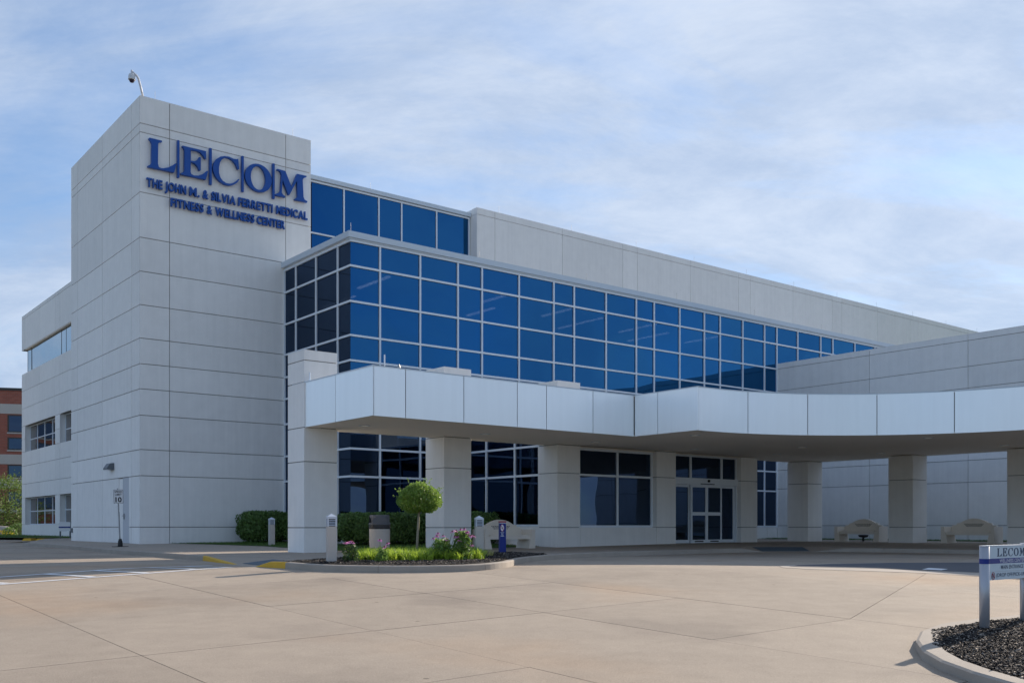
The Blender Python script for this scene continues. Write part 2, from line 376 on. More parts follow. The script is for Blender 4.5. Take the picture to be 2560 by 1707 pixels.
def blades(bases, h, w, m, name, lean=.5, seg=2):
    """strap leaves / grass blades rising from bases (n,3)"""
    bases = np.asarray(bases, float); n = len(bases)
    a = RNG.uniform(0, 2 * np.pi, n); d = np.stack([np.cos(a), np.sin(a), 0 * a], 1); s = np.stack([-np.sin(a), np.cos(a), 0 * a], 1)
    hh = (h * RNG.uniform(.6, 1.25, n))[:, None]; ln = (lean * RNG.uniform(.2, 1.2, n))[:, None]; rows = []
    for i in range(seg + 1):
        t = i / seg; c = bases + d * hh * ln * t * t + np.array([0, 0, 1]) * hh * (t - .35 * ln * t * t * t)
        ww = w * (1 - t * .85); rows += [c - s * ww / 2, c + s * ww / 2]
    v = np.stack(rows, 1); k = 2 * (seg + 1)
    f = []
    for i in range(seg): f.append(np.stack([np.arange(n) * k + 2 * i, np.arange(n) * k + 2 * i + 1, np.arange(n) * k + 2 * i + 3, np.arange(n) * k + 2 * i + 2], 1))
    f = np.concatenate(f)
    me = bpy.data.meshes.new(name); me.vertices.add(n * k); me.vertices.foreach_set('co', v.reshape(-1, 3).ravel())
    me.loops.add(f.size); me.loops.foreach_set('vertex_index', f.ravel()); me.polygons.add(len(f))
    me.polygons.foreach_set('loop_start', np.arange(0, f.size, 4)); me.update(calc_edges=True); me.validate(); me.materials.append(M[m]); return me

# ------------------------------------------------------------------ ground, road, pavement
def inpoly(x, y, poly):
    c = False; j = len(poly) - 1
    for i in range(len(poly)):
        (xi, yi), (xj, yj) = poly[i], poly[j]
        if (yi > y) != (yj > y) and x < (xj - xi) * (y - yi) / (yj - yi) + xi: c = not c
        j = i
    return c
def scatter(poly, n):
    xs = [a for a, _ in poly]; ys = [b for _, b in poly]; out = []
    while len(out) < n:
        x = random.uniform(min(xs), max(xs)); y = random.uniform(min(ys), max(ys))
        if inpoly(x, y, poly): out.append((x, y))
    return out
def drape(bm, zf, dz=0.0):
    ys = [v.co.y for v in bm.verts]; lo, hi = min(ys), max(ys)
    for yc in [8, 12, 16, 20, 21.9, 22.1, 26, 30, 33, 34.5, 36, 37.5, 39, 40.5, 42]:
        if lo < yc < hi: bmesh.ops.bisect_plane(bm, geom=bm.verts[:] + bm.edges[:] + bm.faces[:], plane_co=(0, yc, 0), plane_no=(0, 1, 0))
    for v in bm.verts: v.co.z = zf(v.co.y) + dz
def bm_poly(poly):
    bm = bmesh.new(); bm.faces.new([bm.verts.new((x, y, 0)) for x, y in poly]); bm.normal_update()
    if bm.faces[:][0].normal.z < 0: bmesh.ops.reverse_faces(bm, faces=bm.faces[:])
    return bm
def sheet(name, poly, zf, dz, m, thick=0.0):
    bm = bm_poly(poly); drape(bm, zf, dz)
    bmesh.ops.triangulate(bm, faces=[f for f in bm.faces if len(f.verts) > 4])
    if thick:
        r = bmesh.ops.extrude_face_region(bm, geom=bm.faces[:]); 
        for v in [g for g in r['geom'] if isinstance(g, bmesh.types.BMVert)]: v.co.z -= thick
        bmesh.ops.recalc_face_normals(bm, faces=bm.faces)
    me = bpy.data.meshes.new(name); bm.to_mesh(me); bm.free(); me.materials.append(M[m]); return me
def shrink(poly, d):
    P = []
    for p in poly:
        if not P or (Vector(p) - P[-1]).length > .03: P.append(Vector(p))
    if len(P) > 1 and (P[0] - P[-1]).length < .03: P.pop()
    n = len(P); K = []
    for i in range(n):
        a, b, c = P[i - 1], P[i], P[(i + 1) % n]; u = (b - a); w = (c - b)
        if u.length > 1e-4 and w.length > 1e-4 and abs(u.normalized().cross(w.normalized())) > 1e-4: K.append(b)
    n = len(K)
    if n < 3: return None
    ar = sum(K[i - 1].x * K[i].y - K[i].x * K[i - 1].y for i in range(n)); sg_ = 1 if ar > 0 else -1; out = []
    for i in range(n):
        u = (K[i] - K[i - 1]).normalized(); w = (K[(i + 1) % n] - K[i]).normalized(); nu = Vector((-u.y, u.x)) * sg_; nw = Vector((-w.y, w.x)) * sg_
        m = nu + nw; out.append(K[i] + m * (d / max(.25, m.dot(nu))))
    return [(v.x, v.y) for v in out]
def slabs(name, parent, poly, lines, zf, dz, m, gap, thick=.03):
    """cut poly by lines [(point, normal)] and make every cell an object"""
    bm = bm_poly(poly)
    for (x, y), (nx, ny), keep in lines:
        fs = [f for f in bm.faces if keep(f.calc_center_median())]
        g = list(set(v for f in fs for v in f.verts)) + list(set(e for f in fs for e in f.edges)) + fs
        bmesh.ops.bisect_plane(bm, geom=g, plane_co=(x, y, 0), plane_no=(nx, ny, 0))
    cells = [[v.co.xy.copy() for v in f.verts] for f in bm.faces]; bm.free()
    for cell in cells:
        cp = shrink(cell, gap / 2)
        if not cp: continue
        b = bm_poly(cp)
        if b.faces[:][0].calc_area() < .02: b.free(); continue
        c = b.faces[:][0].calc_center_median(); drape(b, zf, dz + random.uniform(-.0015, .0015))
        bmesh.ops.triangulate(b, faces=[f for f in b.faces if len(f.verts) > 4])
        r = bmesh.ops.extrude_face_region(b, geom=b.faces[:])
        for v in [g for g in r['geom'] if isinstance(g, bmesh.types.BMVert)]: v.co.z -= thick
        bmesh.ops.recalc_face_normals(b, faces=b.faces); b.normal_update()
        for f in b.faces: f.material_index = 1 if abs(f.normal.z) < .5 else 0
        for v in b.verts: v.co -= Vector((c.x, c.y, 0))
        me = bpy.data.meshes.new(name); b.to_mesh(me); b.free(); me.materials.append(M[m]); me.materials.append(M['roadjoint']); obj(name, parent, me, (c.x, c.y, 0))
g = obj('ground', None, mesh('ground', [(-900, -600, -2.6), (900, -600, -2.6), (900, -40, -2.6), (-900, -40, -2.6), (-900, 30, -.5), (900, 30, -.5), (-900, 1200, -.4), (900, 1200, -.4)],
        [(0, 1, 2, 3), (3, 2, 5, 4), (4, 5, 7, 6)], 'ground')); tag(g, kind='structure')
ROADPOLY = [(-70, -10), (60, -10), (60, 38), (20, 45), (-16, 60), (-25.4, 49.4), (-26.6, 54), (-26.8, 58), (-36, 76), (-70, 92)]
road = obj('road', None, sheet('road', ROADPOLY, zr, -.022, 'roadjoint')); tag(road, kind='structure')
tr = lambda c: True
lines = []
for p in (-24.6, -21.5, -18.4, -15.3, -12.2, -9.25, -6.3, -3.4, -.45):
    x, y = F(p, 0); lines.append(((x, y), AX, tr))
left = lambda c: PQ(c.x, c.y)[0] < -.45
right = lambda c: PQ(c.x, c.y)[0] > -.45
for q in (-45.2, -42, -38.8, -35.6, -32.4, -29.2, -26, -22.6, -19.2, -15.8, -9.5, -3.2, 3.1, 9.4, 15.7, 22):
    x, y = F(0, q); lines.append(((x, y), BX, left))
x, y = F(-.45, -32.4); dx, dy = F(6.2, -29.75); d = Vector((dx - x, dy - y)).normalized(); lines.append(((x, y), (-d.y, d.x), right))
for q in (-36.6, -41.0): x, y = F(0, q); lines.append(((x, y), BX, lambda c: PQ(c.x, c.y)[0] > -.45 and PQ(c.x, c.y)[1] < -31))
for p in (4.0, 9.5, 15.0):
    x, y = F(p, 0); lines.append(((x, y), AX, right))
slabs('road_slab', road, ROADPOLY, lines, zr, 0, 'road', .010)
# kerb line of the pavement, from the far left corner round the planter to the canopy
KP = [(-21.05, 42.32), (-17.55, 38.6), (-15.0, 35.5), (-11.24, 30.76), (-8.48, 27.0), (-6.85, 24.21), (-5.99, 22.91), (-5.52, 22.42), (-5.06, 21.96), (-4.45, 21.5), (-4.0, 21.25),
      (-3.3, 21.07), (-2.6, 21.0), (-1.9, 21.0), (-1.3, 21.12), (-.75, 21.38), (-.3, 21.85), (-.05, 22.6), (.05, 23.6), (.2, 24.8), (.45, 25.96), (.95, 27.5), (1.77, 29.0), (2.75, 30.4), (3.89, 31.57),
      (5.15, 32.8), (6.44, 33.82), (7.4, 34.55), (8.28, 35.05), (9.1, 35.35), (10.0, 35.5), (10.9, 35.53), (12.1, 35.4), (13.9, 34.8), (15.2, 33.9), (16.6, 32.4), (17.9, 30.4), (19.2, 27.6), (20.4, 24.0), (21.2, 20), (22, 14)]
def chaikin(P, n=2):
    for _ in range(n):
        Q = [P[0]]
        for a, b in zip(P[:-1], P[1:]): Q += [(a[0] * .75 + b[0] * .25, a[1] * .75 + b[1] * .25), (a[0] * .25 + b[0] * .75, a[1] * .25 + b[1] * .75)]
        P = Q + [P[-1]]
    return P
KP = KP[:8] + chaikin(KP[8:])
def khe(x, y):                                     # kerb height as a fraction of full height
    if x < -8.48: return 1
    if x < -6.85: return 1 - (x + 8.48) / 1.63 * .95
    if x < -5.99: return .05
    if x < -5.52: return .05 + (x + 5.99) / .47 * .95
    if 8.2 <= x < 9.05: return 1 - (x - 8.2) / .85 * .95
    if 9.05 <= x < 10.9: return .05
    if 10.9 <= x < 12.0 and y > 30: return .05 + (x - 10.9) / 1.1 * .95
    return 1
def offs(path, d):                                 # offset to the left of travel
    out = []
    for i, p in enumerate(path):
        a = Vector(path[max(i - 1, 0)]); b = Vector(path[min(i + 1, len(path) - 1)]); t = (b - a).normalized(); out.append((p[0] - t.y * d, p[1] + t.x * d))
    return out
def kerb_run(path, joints, hfun, zf, parent, w=.16, full=.14, gutter=True):
    def stones(run, m):
        inn = offs(run, w); v = []; f = []
        for (x, y), (a, b) in zip(run, inn):
            h = full * hfun(x, y); z0 = zf(y); zi = zf(b)
            k = .012 if h > .05 else 0.0
            v += [(x, y, z0 - .05), (x + (a - x) * .06, y + (b - y) * .06, z0 + h - k - .006), (x + (a - x) * .2, y + (b - y) * .2, z0 + h), (a, b, zi + h), (a, b, zi - .05)]
        n = len(run)
        for i in range(n - 1): f += [(i * 5 + k, (i + 1) * 5 + k, (i + 1) * 5 + k + 1, i * 5 + k + 1) for k in range(4)]
        f += [(0, 1, 2, 3, 4), tuple((n - 1) * 5 + k for k in (4, 3, 2, 1, 0))]
        me = mesh('kerb_stone', v, f, m); bm = bmesh.new(); bm.from_mesh(me); bmesh.ops.recalc_face_normals(bm, faces=bm.faces); bm.to_mesh(me); bm.free()
        return obj('kerb_stone', parent, me)
    return stones
def dense(path, step):
    out = [path[0]]
    for a, b in zip(path[:-1], path[1:]):
        d = math.dist(a, b); n = max(1, int(d / step))
        out += [(a[0] + (b[0] - a[0]) * k / n, a[1] + (b[1] - a[1]) * k / n) for k in range(1, n + 1)]
    return out
kerb = bpy.data.objects.new('kerb', None); COL.objects.link(kerb); OFF['kerb'] = Vector((0, 0, 0)); tag(kerb, kind='structure')
KD = dense(KP, .35); st = kerb_run(KD, None, khe, zr, kerb)
def chop(path, breaks, gap=.008):                     # cut a dense path at arc lengths
    acc = 0; seg = [path[0]]; L = []; nb = list(breaks)
    for a, b in zip(path[:-1], path[1:]):
        acc += math.dist(a, b); seg.append(b)
        if nb and acc >= nb[0]:
            L.append(seg); t = Vector((b[0] - a[0], b[1] - a[1])).normalized() * gap; seg = [(b[0] + t.x, b[1] + t.y)]; nb.pop(0)
    if len(seg) > 1: L.append(seg)
    return L
run = []; state = None
def kstate(p): return 'yellow' if (-8.5 <= p[0] < -6.9 and p[1] > 24) or (-6.0 <= p[0] < -5.5 and 22.4 <= p[1] < 22.95) else 'kerb'
i0 = 0
for i in range(1, len(KD)):
    a = kstate(KD[i - 1]); last = i == len(KD) - 1
    if last or kstate(KD[i]) != a:
        part = KD[i0:i + 1]; tot = sum(math.dist(x, y) for x, y in zip(part[:-1], part[1:]))
        for s in (chop(part, [k * 2.4 for k in range(1, int(tot / 2.4))]) if tot > 3 else [part]):
            if len(s) > 1:
                o = st(s, a)
                if a == 'yellow': o['label'] = 'kerb end painted yellow beside the ramp'
        i0 = i
KIN = offs(KP, .165)
i_a, i_b = 4, 7
P1b, P2b = (-5.75, 25.0), (-4.95, 23.6)
P1c, P2c = (8.75, 36.9), (10.95, 37.05); KB = []; done = False
for p_ in KIN[i_b:]:
    if 8.15 < p_[0] < 12.0 and p_[1] > 34:
        if not done: KB += [(8.15, 35.2), P1c, P2c, (12.0, 35.6)]; done = True
    else: KB.append(p_)
WALKPOLY = [(-26.2, 55.3)] + KIN[:i_a + 1] + [P1b, P2b] + KB + [(60, 14), (60, 60), (20, 72), F(6, 12), F(4.9, 13), F(4.9, 24)]
walk = obj('pavement', None, sheet('pavement', WALKPOLY, zw, -.026, 'roadjoint')); tag(walk, kind='structure')
wlines = []
for q in (-16, -12.6, -9.2, -5.8, -2.4, 1.0, 4.4, 7.8, 11.2, 15):
    x, y = F(0, q); wlines.append(((x, y), BX, lambda c: PQ(c.x, c.y)[0] < 3.5))
for p in (-.02, 3.4, 8.6, 13.7, 18.8, 23.9, 29):
    x, y = F(p, 0); wlines.append(((x, y), AX, tr))
slabs('pavement_slab', walk, WALKPOLY, wlines, zw, -.003, 'walk', .012, .05)
ramp_o = obj('ramp', None, mesh('ramp', [(-8.40, 27.05, 0), (-6.80, 24.25, -.137), (-5.94, 22.95, -.137), (-5.42, 22.5, 0), (P2b[0], P2b[1], -.004), (P1b[0], P1b[1], -.004)],
          [(0, 1, 5), (1, 2, 4, 5), (2, 3, 4)], 'walk')); tag(ramp_o, kind='structure')
o = obj('ramp', None, mesh('ramp', [(8.10, 35.15, zw(35.1) - .003), (9.03, 35.48, zr(35.4) + .006), (10.9, 35.64, zr(35.6) + .006), (12.02, 35.58, zw(35.6) - .003), (10.95, 37.05, zw(37) - .004), (8.75, 36.9, zw(37) - .004)],
          [(0, 1, 5), (1, 2, 4, 5), (2, 3, 4)], 'walk')); tag(o, kind='structure')
# tactile pads
def pad(label, quad, zq, m='tactile', nx=10, ny=8):
    t = thing('tactile_pad', label, 'tactile paving', 0, 0, 0, frame='L')
    Q = [Vector((x, y, z)) for (x, y), z in zip(quad, zq)]
    mb = MB(); top = [p + Vector((0, 0, .014)) for p in Q]; low = [p - Vector((0, 0, .03)) for p in Q]
    mb.add(low + top, CUBEF); c = sum(Q, Vector()) / 4
    base = obj('pad', t, mb.mesh('pad', m), (0, 0, 0))
    d = MB()
    for i in range(nx):
        for j in range(ny):
            u, v = (i + .5) / nx, (j + .5) / ny
            p = top[0].lerp(top[1], u).lerp(top[3].lerp(top[2], u), v)
            d.add([(p.x - .02, p.y - .02, p.z), (p.x + .02, p.y - .02, p.z), (p.x + .02, p.y + .02, p.z), (p.x - .02, p.y + .02, p.z),
                   (p.x - .012, p.y - .012, p.z + .006), (p.x + .012, p.y - .012, p.z + .006), (p.x + .012, p.y + .012, p.z + .006), (p.x - .012, p.y + .012, p.z + .006)], CUBEF)
    s = obj('dome_field', t, d.mesh('dome_field', m)); s['kind'] = 'stuff'
def rampz(x, y): return None
a, b = Vector((-6.80, 24.25)), Vector((-5.94, 22.95)); c, d = Vector(P2b), Vector(P1b)
quad = [a.lerp(b, .06).lerp(d.lerp(c, .06), .12), a.lerp(b, .94).lerp(d.lerp(c, .94), .12), a.lerp(b, .94).lerp(d.lerp(c, .94), .72), a.lerp(b, .06).lerp(d.lerp(c, .06), .72)]
pad('blue grey tactile pad on the yellow edged kerb ramp', [(v.x, v.y) for v in quad], [-.121, -.121, -.041, -.041])
pad('dark tactile mat at the flush kerb before the entrance doors', [(9.05, 35.62), (10.8, 35.74), (10.85, 36.75), (8.95, 36.65)], [zr(35.6) + .012, zr(35.6) + .012, zw(36.7) - .022, zw(36.7) - .022])
# crosswalk and other paint
def strip(a, b, w):
    a = Vector(a); b = Vector(b); n = (b - a).normalized(); n = Vector((-n.y, n.x)) * w / 2
    return [tuple(a - n), tuple(b - n), tuple(b + n), tuple(a + n)]
cw = thing('crosswalk_marking', 'white ladder of painted crossing lines on the road left of the ramp', 'road marking', 0, 0, 0, frame='L')
obj('edge_line', cw, sheet('edge_line', strip((-15.2, 14.4), (-7.2, 23.65), .13), zr, .006, 'roadpaint'))
obj('edge_line', cw, sheet('edge_line', strip((-14.6, 12.7), (-6.35, 22.4), .13), zr, .006, 'roadpaint'))
for a, b in (((-13.4, 16.45), (-11.9, 15.95)), ((-12.2, 17.8), (-10.75, 17.3)), ((-11.0, 19.2), (-9.6, 18.7)), ((-9.8, 20.6), (-8.45, 19.95)), ((-9.1, 21.4), (-7.72, 20.85)), ((-8.35, 22.3), (-6.95, 21.7)), ((-7.75, 23.0), (-6.45, 22.3))):
    obj('cross_bar', cw, sheet('cross_bar', strip(a, b, .15), zr, .011, 'roadpaint'))
gut = [(6.15, 22.4), (6.3, 23.2), (6.75, 23.9), (7.7, 24.5), (9.6, 25.45), (12, 25.7), (16, 24.8), (20, 20), (20, 16), (14, 18.0), (9.6, 20.15), (8.6, 20.9), (7.4, 21.45), (6.5, 21.8)]
o = obj('gutter_apron', None, sheet('gutter_apron', gut, zr, .005, 'palepave')); tag(o, kind='structure')
asp = [(6.45, 22.9), (6.9, 23.75), (7.8, 24.35), (9.7, 25.25), (12, 25.5), (15.8, 24.6), (19.8, 20), (19.8, 17.5), (14, 19.2), (9.9, 20.95), (8.6, 21.7), (7.3, 22.3)]
o = obj('asphalt_patch', None, sheet('asphalt_patch', asp, zr, .009, 'asphalt')); tag(o, kind='structure')
o = obj('road_marking', None, sheet('road_marking', [(9.0, 21.62), (9.32, 22.02), (9.62, 21.72), (9.34, 21.42)], zr, .014, 'roadpaint'))
tag(o, 'white painted square on the dark asphalt patch by the entrance sign', 'road marking')

# ------------------------------------------------------------------ the medical centre (one building, its volumes are parts)
bld = thing('medical_center', 'pale precast concrete and blue glass medical building with corner tower', 'building', 0, 0, -.8)
def panels(parent, axis, at, out, cuts, zs, m='precast', gap=.03, t=.06, skip=None):
    """wall panels. axis 'p': wall runs along p at q=at; axis 'q': runs along q at p=at. out = -1 / +1 outward."""
    for a0, a1 in zip(cuts[:-1], cuts[1:]):
        for z0, z1 in zip(zs[:-1], zs[1:]):
            if skip and skip(a0, a1, z0, z1): continue
            g2 = gap / 2; lo2, hi2 = sorted((at, at + out * t))
            if axis == 'p': box('concrete_panel', parent, (a0 + g2, lo2, z0 + g2), (a1 - g2, hi2, z1 - g2), m)
            else: box('concrete_panel', parent, (lo2, a0 + g2, z0 + g2), (hi2, a1 - g2, z1 - g2), m)
GZ = -.95
# --- tower: core at 6 cm behind the panel faces
t = .06
tower = box('tower', bld, (t, t, GZ), (7.536, 10.24, 17.22), 'joint')
TZ = [GZ, -.03, 2.04, 3.09, 4.47, 5.53, 6.54, 7.57, 8.91, 10.26, 11.62, 13.44, 15.85, 16.21, 17.30]
panels(tower, 'p', t, -1, [-.015, 1.19, 6.32, 7.55], TZ)
panels(tower, 'q', t, -1, [.015, 1.07, 5.17, 9.14, 10.315], TZ, skip=lambda a0, a1, z0, z1: a0 == 1.07 and z1 <= 2.05)
# the service door bay is left out above and filled round the door recess
for z0, z1 in ((GZ, -.03), (-.03, 2.04)):
    box('concrete_panel', tower, (0, 2.80, z0 + .015), (t, 5.155, z1 - .015), 'precast')
    box('concrete_panel', tower, (0, 1.085, z0 + .015), (t, 1.40, z1 - .015), 'precast')
box('parapet_cap', tower, (.0, .0, 17.285), (7.55, 10.3, 17.32), 'precast')
sd = bpy.data.objects.new('service_door', None); link(sd, bld, (0, 2.1, -.8))
for nm, lo, hi, m in (('door_leaf', (.03, 1.48, -.76), (.058, 2.22, 1.97), 'doorpaint'), ('door_frame', (.025, 2.22, -.76), (.058, 2.30, 1.99), 'doorpaint'), ('door_frame', (.025, 1.41, -.76), (.058, 1.48, 1.99), 'doorpaint'),
                      ('recess', (.03, 2.30, -.76), (.059, 2.79, 2.0), 'precast'), ('door_frame', (.025, 1.41, 1.97), (.058, 2.3, 2.03), 'doorpaint'), ('threshold', (.0, 1.48, -.79), (.058, 2.22, -.74), 'black')):
    box(nm, sd, lo, hi, m)
mb = MB(); mb.box((-.01, -.03, -.12), (.03, .03, .12)); mb.tube([(-.03, 0, .02), (-.06, 0, .02), (-.06, -.13, .02)], .012)
obj('handle', sd, mb.mesh('handle', 'galv'), (.0, 2.12, .42))
o = box('utility_box', bld, (-.05, 10.0, -.30), (0, 10.2, -.08), 'lampgrey')
# --- glass hall : curtain wall volume
PL = [6.27, 7.59, 9.51, 11.42, 12.70, 14.76, 16.81, 18.07, 20.13, 22.19, 23.46, 25.35, 27.26, 28.53, 30.42, 32.32, 33.43, 35.38, 37.63, 38.86, 41.18, 43.39, 45.3, 46.7]
ZL = [0.0, 1.97, 3.07, 4.48, 5.59, 6.54, 7.53, 8.87, 10.27, 11.30]
QC = -5.934
hall = box('glass_hall', bld, (6.30, -1.5, 10.9), (60.0, 4.4, 11.25), 'roofing')
hall['label'] = 'blue curtain wall block with aluminium grid'
box('ceiling', hall, (6.40, QC + .15, 10.75), (46.6, 4.3, 10.85), 'interior')
box('roof_deck', hall, (6.35, QC + .1, 11.0), (60, -1.5, 11.26), 'roofing')
box('back_wall', hall, (6.4, 2.6, GZ), (60, 2.8, 10.75), 'interior')
box('floor_slab', hall, (6.40, QC + .15, 6.15), (46.6, 2.6, 6.45), 'interior')
box('ground_slab', hall, (6.40, QC + .15, -1.0), (46.6, 2.6, -.72), 'interior')
box('side_wall', hall, (46.62, QC + .1, GZ), (46.8, 2.6, 10.75), 'interior')
box('plinth', hall, (6.262, QC + .0, GZ), (11.15, QC + .2, -.1), 'precast'); box('plinth', hall, (6.262, QC + .2, GZ), (6.45, -.002, -.1), 'precast')
for (x0, x1) in ((31.62, 32.52), (32.54, 33.43)): box('concrete_panel', hall, (x0, QC - .03, GZ), (x1, QC + .2, .0), 'precast')
def frontrow(p0, z0):
    if p0 >= 33.4: return z0 >= 8.8
    if 11.3 < p0 < 30.4: return z0 >= 4.4
    return True
g2 = .035
for a0, a1 in zip(PL[:-1], PL[1:]):
    for z0, z1 in zip(ZL[:-1], ZL[1:]):
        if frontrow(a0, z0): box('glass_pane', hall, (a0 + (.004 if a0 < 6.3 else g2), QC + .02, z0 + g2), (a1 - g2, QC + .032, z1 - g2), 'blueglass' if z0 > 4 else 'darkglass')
for a in PL[1:]:
    zb = 8.87 if a > 33.5 else (4.48 if 11.43 < a < 30.4 else -.1)
    box('mullion', hall, (a - g2, QC - .045, zb), (a + g2, QC + .09, 11.30), 'alu')
for z in ZL[:-1]:
    segs = [(PL[0], 11.42), (30.42, 33.40)] if z < 4.4 else [(PL[0], 33.40)]
    if z >= 8.8: segs = [(PL[0], 46.7)]
    for s0, s1 in segs: box('transom', hall, (s0 - .04, QC - .048, z - .04), (s1, QC + .088, z + .04), 'alu')
box('transom', hall, (PL[0] - .04, QC - .048, 11.22), (46.7, QC + .088, 11.32), 'alu')
QL = [QC, -4.92, -3.04, -1.16, -.05]
for a0, a1 in zip(QL[:-1], QL[1:]):
    for z0, z1 in zip(ZL[:-1], ZL[1:]): box('glass_pane', hall, (6.257 + .022, a0 + (.022 if a0 == QC else g2), z0 + g2), (6.257 + .034, a1 - g2, z1 - g2), 'darkglass')
for a in QL[1:]: box('mullion', hall, (6.257 - .043, a - g2, -.1), (6.257 + .09, a + g2, 11.29), 'alu')
for z in ZL[:-1]: box('transom', hall, (6.257 - .046, QC - .046, z - .04), (6.257 + .088, -.02, z + .04), 'alu')
box('transom', hall, (6.257 - .046, QC - .046, 11.215), (6.257 + .088, -.02, 11.31), 'alu')
for lo, hi in (((6.10, QC - .14, 11.36), (60, QC + .25, 11.60)), ((6.102, QC + .25, 11.362), (6.5, -.002, 11.598)), ((6.16, QC - .08, 11.30), (60, QC + .2, 11.358))):
    box('coping', hall, lo, hi, 'coping')
for pp, qa, qb in ((8.6, -5.0, -2.4), (9.2, -1.0, 2.0), (14.45, -5.5, -3.6), (15.6, -3.0, -.8), (18.6, -5.3, -3.0), (21.2, -4.6, -1.2), (24.4, -5.2, -2.5), (26.6, -4, -1), (29.5, -5.2, -2.6)):
    box('strip_light', hall, (pp - .07, qa, 10.36), (pp + .07, qb, 10.42), 'striplamp')
# --- upper glazing behind, between the tower and the long hall
QU = 5.131
up = box('upper_glazing', bld, (7.56, QU + .3, 11.4), (20.05, 12, 17.45), 'interior'); up['label'] = 'upper strip of blue glazing behind the curtain wall block'
UP = [7.56, 10.15, 12.0, 14.08, 15.5, 17.77, 19.98]; UZ = [11.3, 14.87, 17.5]
for a0, a1 in zip(UP[:-1], UP[1:]):
    for z0, z1 in zip(UZ[:-1], UZ[1:]): box('glass_pane', up, (a0 + g2, QU + .02, z0 + g2), (a1 - g2, QU + .032, z1 - g2), 'blueglass')
for a in UP[2:]: box('mullion', up, (a - g2, QU - .045, 11.3), (a + g2, QU + .09, 17.5), 'alu')
box('transom', up, (7.56, QU - .048, 14.83), (20.02, QU + .088, 14.91), 'alu'); box('transom', up, (7.56, QU - .048, 17.44), (20.02, QU + .088, 17.53), 'alu')
box('coping', up, (7.56, QU - .14, 17.56), (20.06, QU + .6, 17.77), 'coping'); box('roof_deck', up, (7.56, QU + .6, 17.5), (20.05, 12.2, 17.7), 'roofing')
# --- long concrete hall
QH = 4.485
lh = box('concrete_hall', bld, (20.147, QH + .06, 11.0), (96, 30, 17.9), 'joint'); lh['label'] = 'long precast concrete hall wall above the glass block'
HP = [20.087, 21.36, 26.48, 31.59, 32.91, 37.98, 43.08, 44.38, 49.42, 54.46, 55.76, 60.8, 65.86, 67.15, 72.13, 77.2, 78.5, 83.5, 88.6]
panels(lh, 'p', QH + .06, -1, HP, [11.0, 17.605, 17.97], gap=.026)
panels(lh, 'q', 20.147, -1, [QH + .012, QU + .5], [11.0, 17.605, 17.97], gap=.02)
box('parapet_cap', lh, (20.087, QH, 17.955), (96, QH + .5, 17.985), 'precast')
# --- side wing on the right
PW = 33.453
sw = box('side_wing', bld, (PW + .06, -34, GZ), (58, QC - .01, 9.10), 'joint'); sw['label'] = 'plain concrete side wing behind the drop off canopy'
panels(sw, 'q', PW + .06, -1, [-34, -32.45, -27.3, -22.1, -16.93, -11.72, -5.95], [GZ, .04, 2.1, 3.15, 4.9, 6.6, 7.63, 8.87, 9.16], gap=.026)
box('parapet_cap', sw, (PW, -34, 9.145), (PW + .5, QC - .01, 9.175), 'precast')
# --- rear wing on the left
PR = 4.90; q0, q1 = 10.25, 44.1
rw = box('rear_wing', bld, (PR + .5, q0, -1.1), (30, q1 - .5, 16.2), 'interior'); rw['label'] = 'rear wing with ribbon windows left of the tower'
box('roof_deck', rw, (PR + .06, q0, 16.2), (30, q1 - .06, 16.36), 'roofing')
box('parapet_cap', rw, (PR, q0, 16.36), (PR + .5, q1, 16.39), 'precast')
RQ = [q0, 12.5, 17.6, 22.7, 27.8, 32.62, 33.91, 38.29, 43.0, q1]; RZ = [-1.1, .14, 2.20, 3.28, 4.68, 5.77, 6.77, 7.78, 9.16, 10.52, 11.86, 13.71, 16.14, 16.39]
def rskip(a0, a1, z0, z1):
    if 11.8 < z0 < 13.7: return True
    win = (a0 >= 33.9 and a1 <= 43.1) or a1 <= 32.7
    return win and (.1 < z0 < 2.1 or 5.7 < z0 < 7.7)
panels(rw, 'q', PR + .06, -1, RQ, RZ, gap=.028, t=.06, skip=rskip)
for z0, z1 in ((-1.1, .13), (2.21, 5.76), (7.79, 11.85), (13.72, 16.2)): box('wall_backing', rw, (PR + .06, q0, z0), (PR + .5, q1 - .06, z1), 'joint')
for z0, z1 in ((.13, 2.21), (5.76, 7.79)):
    for a, b in ((32.66, 33.87), (43.04, q1 - .06)): box('wall_backing', rw, (PR + .06, a, z0), (PR + .5, b, z1), 'precast')
panels(rw, 'p', q1 - .06, 1, [PR, 10, 16, 23, 30], [-1.1, .14, 3.28, 7.78, 11.86]); panels(rw, 'p', q1 - .06, 1, [PR, 10, 16, 23, 30], [13.71, 16.39])
def rwin(qa, qb, z0, z1, qs, zt):
    for a0, a1 in zip([qa] + qs, qs + [qb]):
        for b0, b1 in ((z0, zt), (zt, z1)): box('glass_pane', rw, (PR + .40, a0 + .03, b0 + .03), (PR + .41, a1 - .03, b1 - .03), 'plainglass')
    for a in [qa + .03] + qs + [qb - .03]: box('mullion', rw, (PR + .36, a - .035, z0), (PR + .45, a + .035, z1), 'alu')
    for z in (z0 + .03, zt, z1 - .03): box('transom', rw, (PR + .358, qa, z - .035), (PR + .448, qb, z + .035), 'alu')
for z0, z1, zt in ((.14, 2.20, 1.16), (5.77, 7.78, 6.72)):
    rwin(33.9, 43.02, z0, z1, [36.2, 38.48, 40.75], zt); rwin(23.0, 32.63, z0, z1, [25.4, 27.8, 30.2], zt)
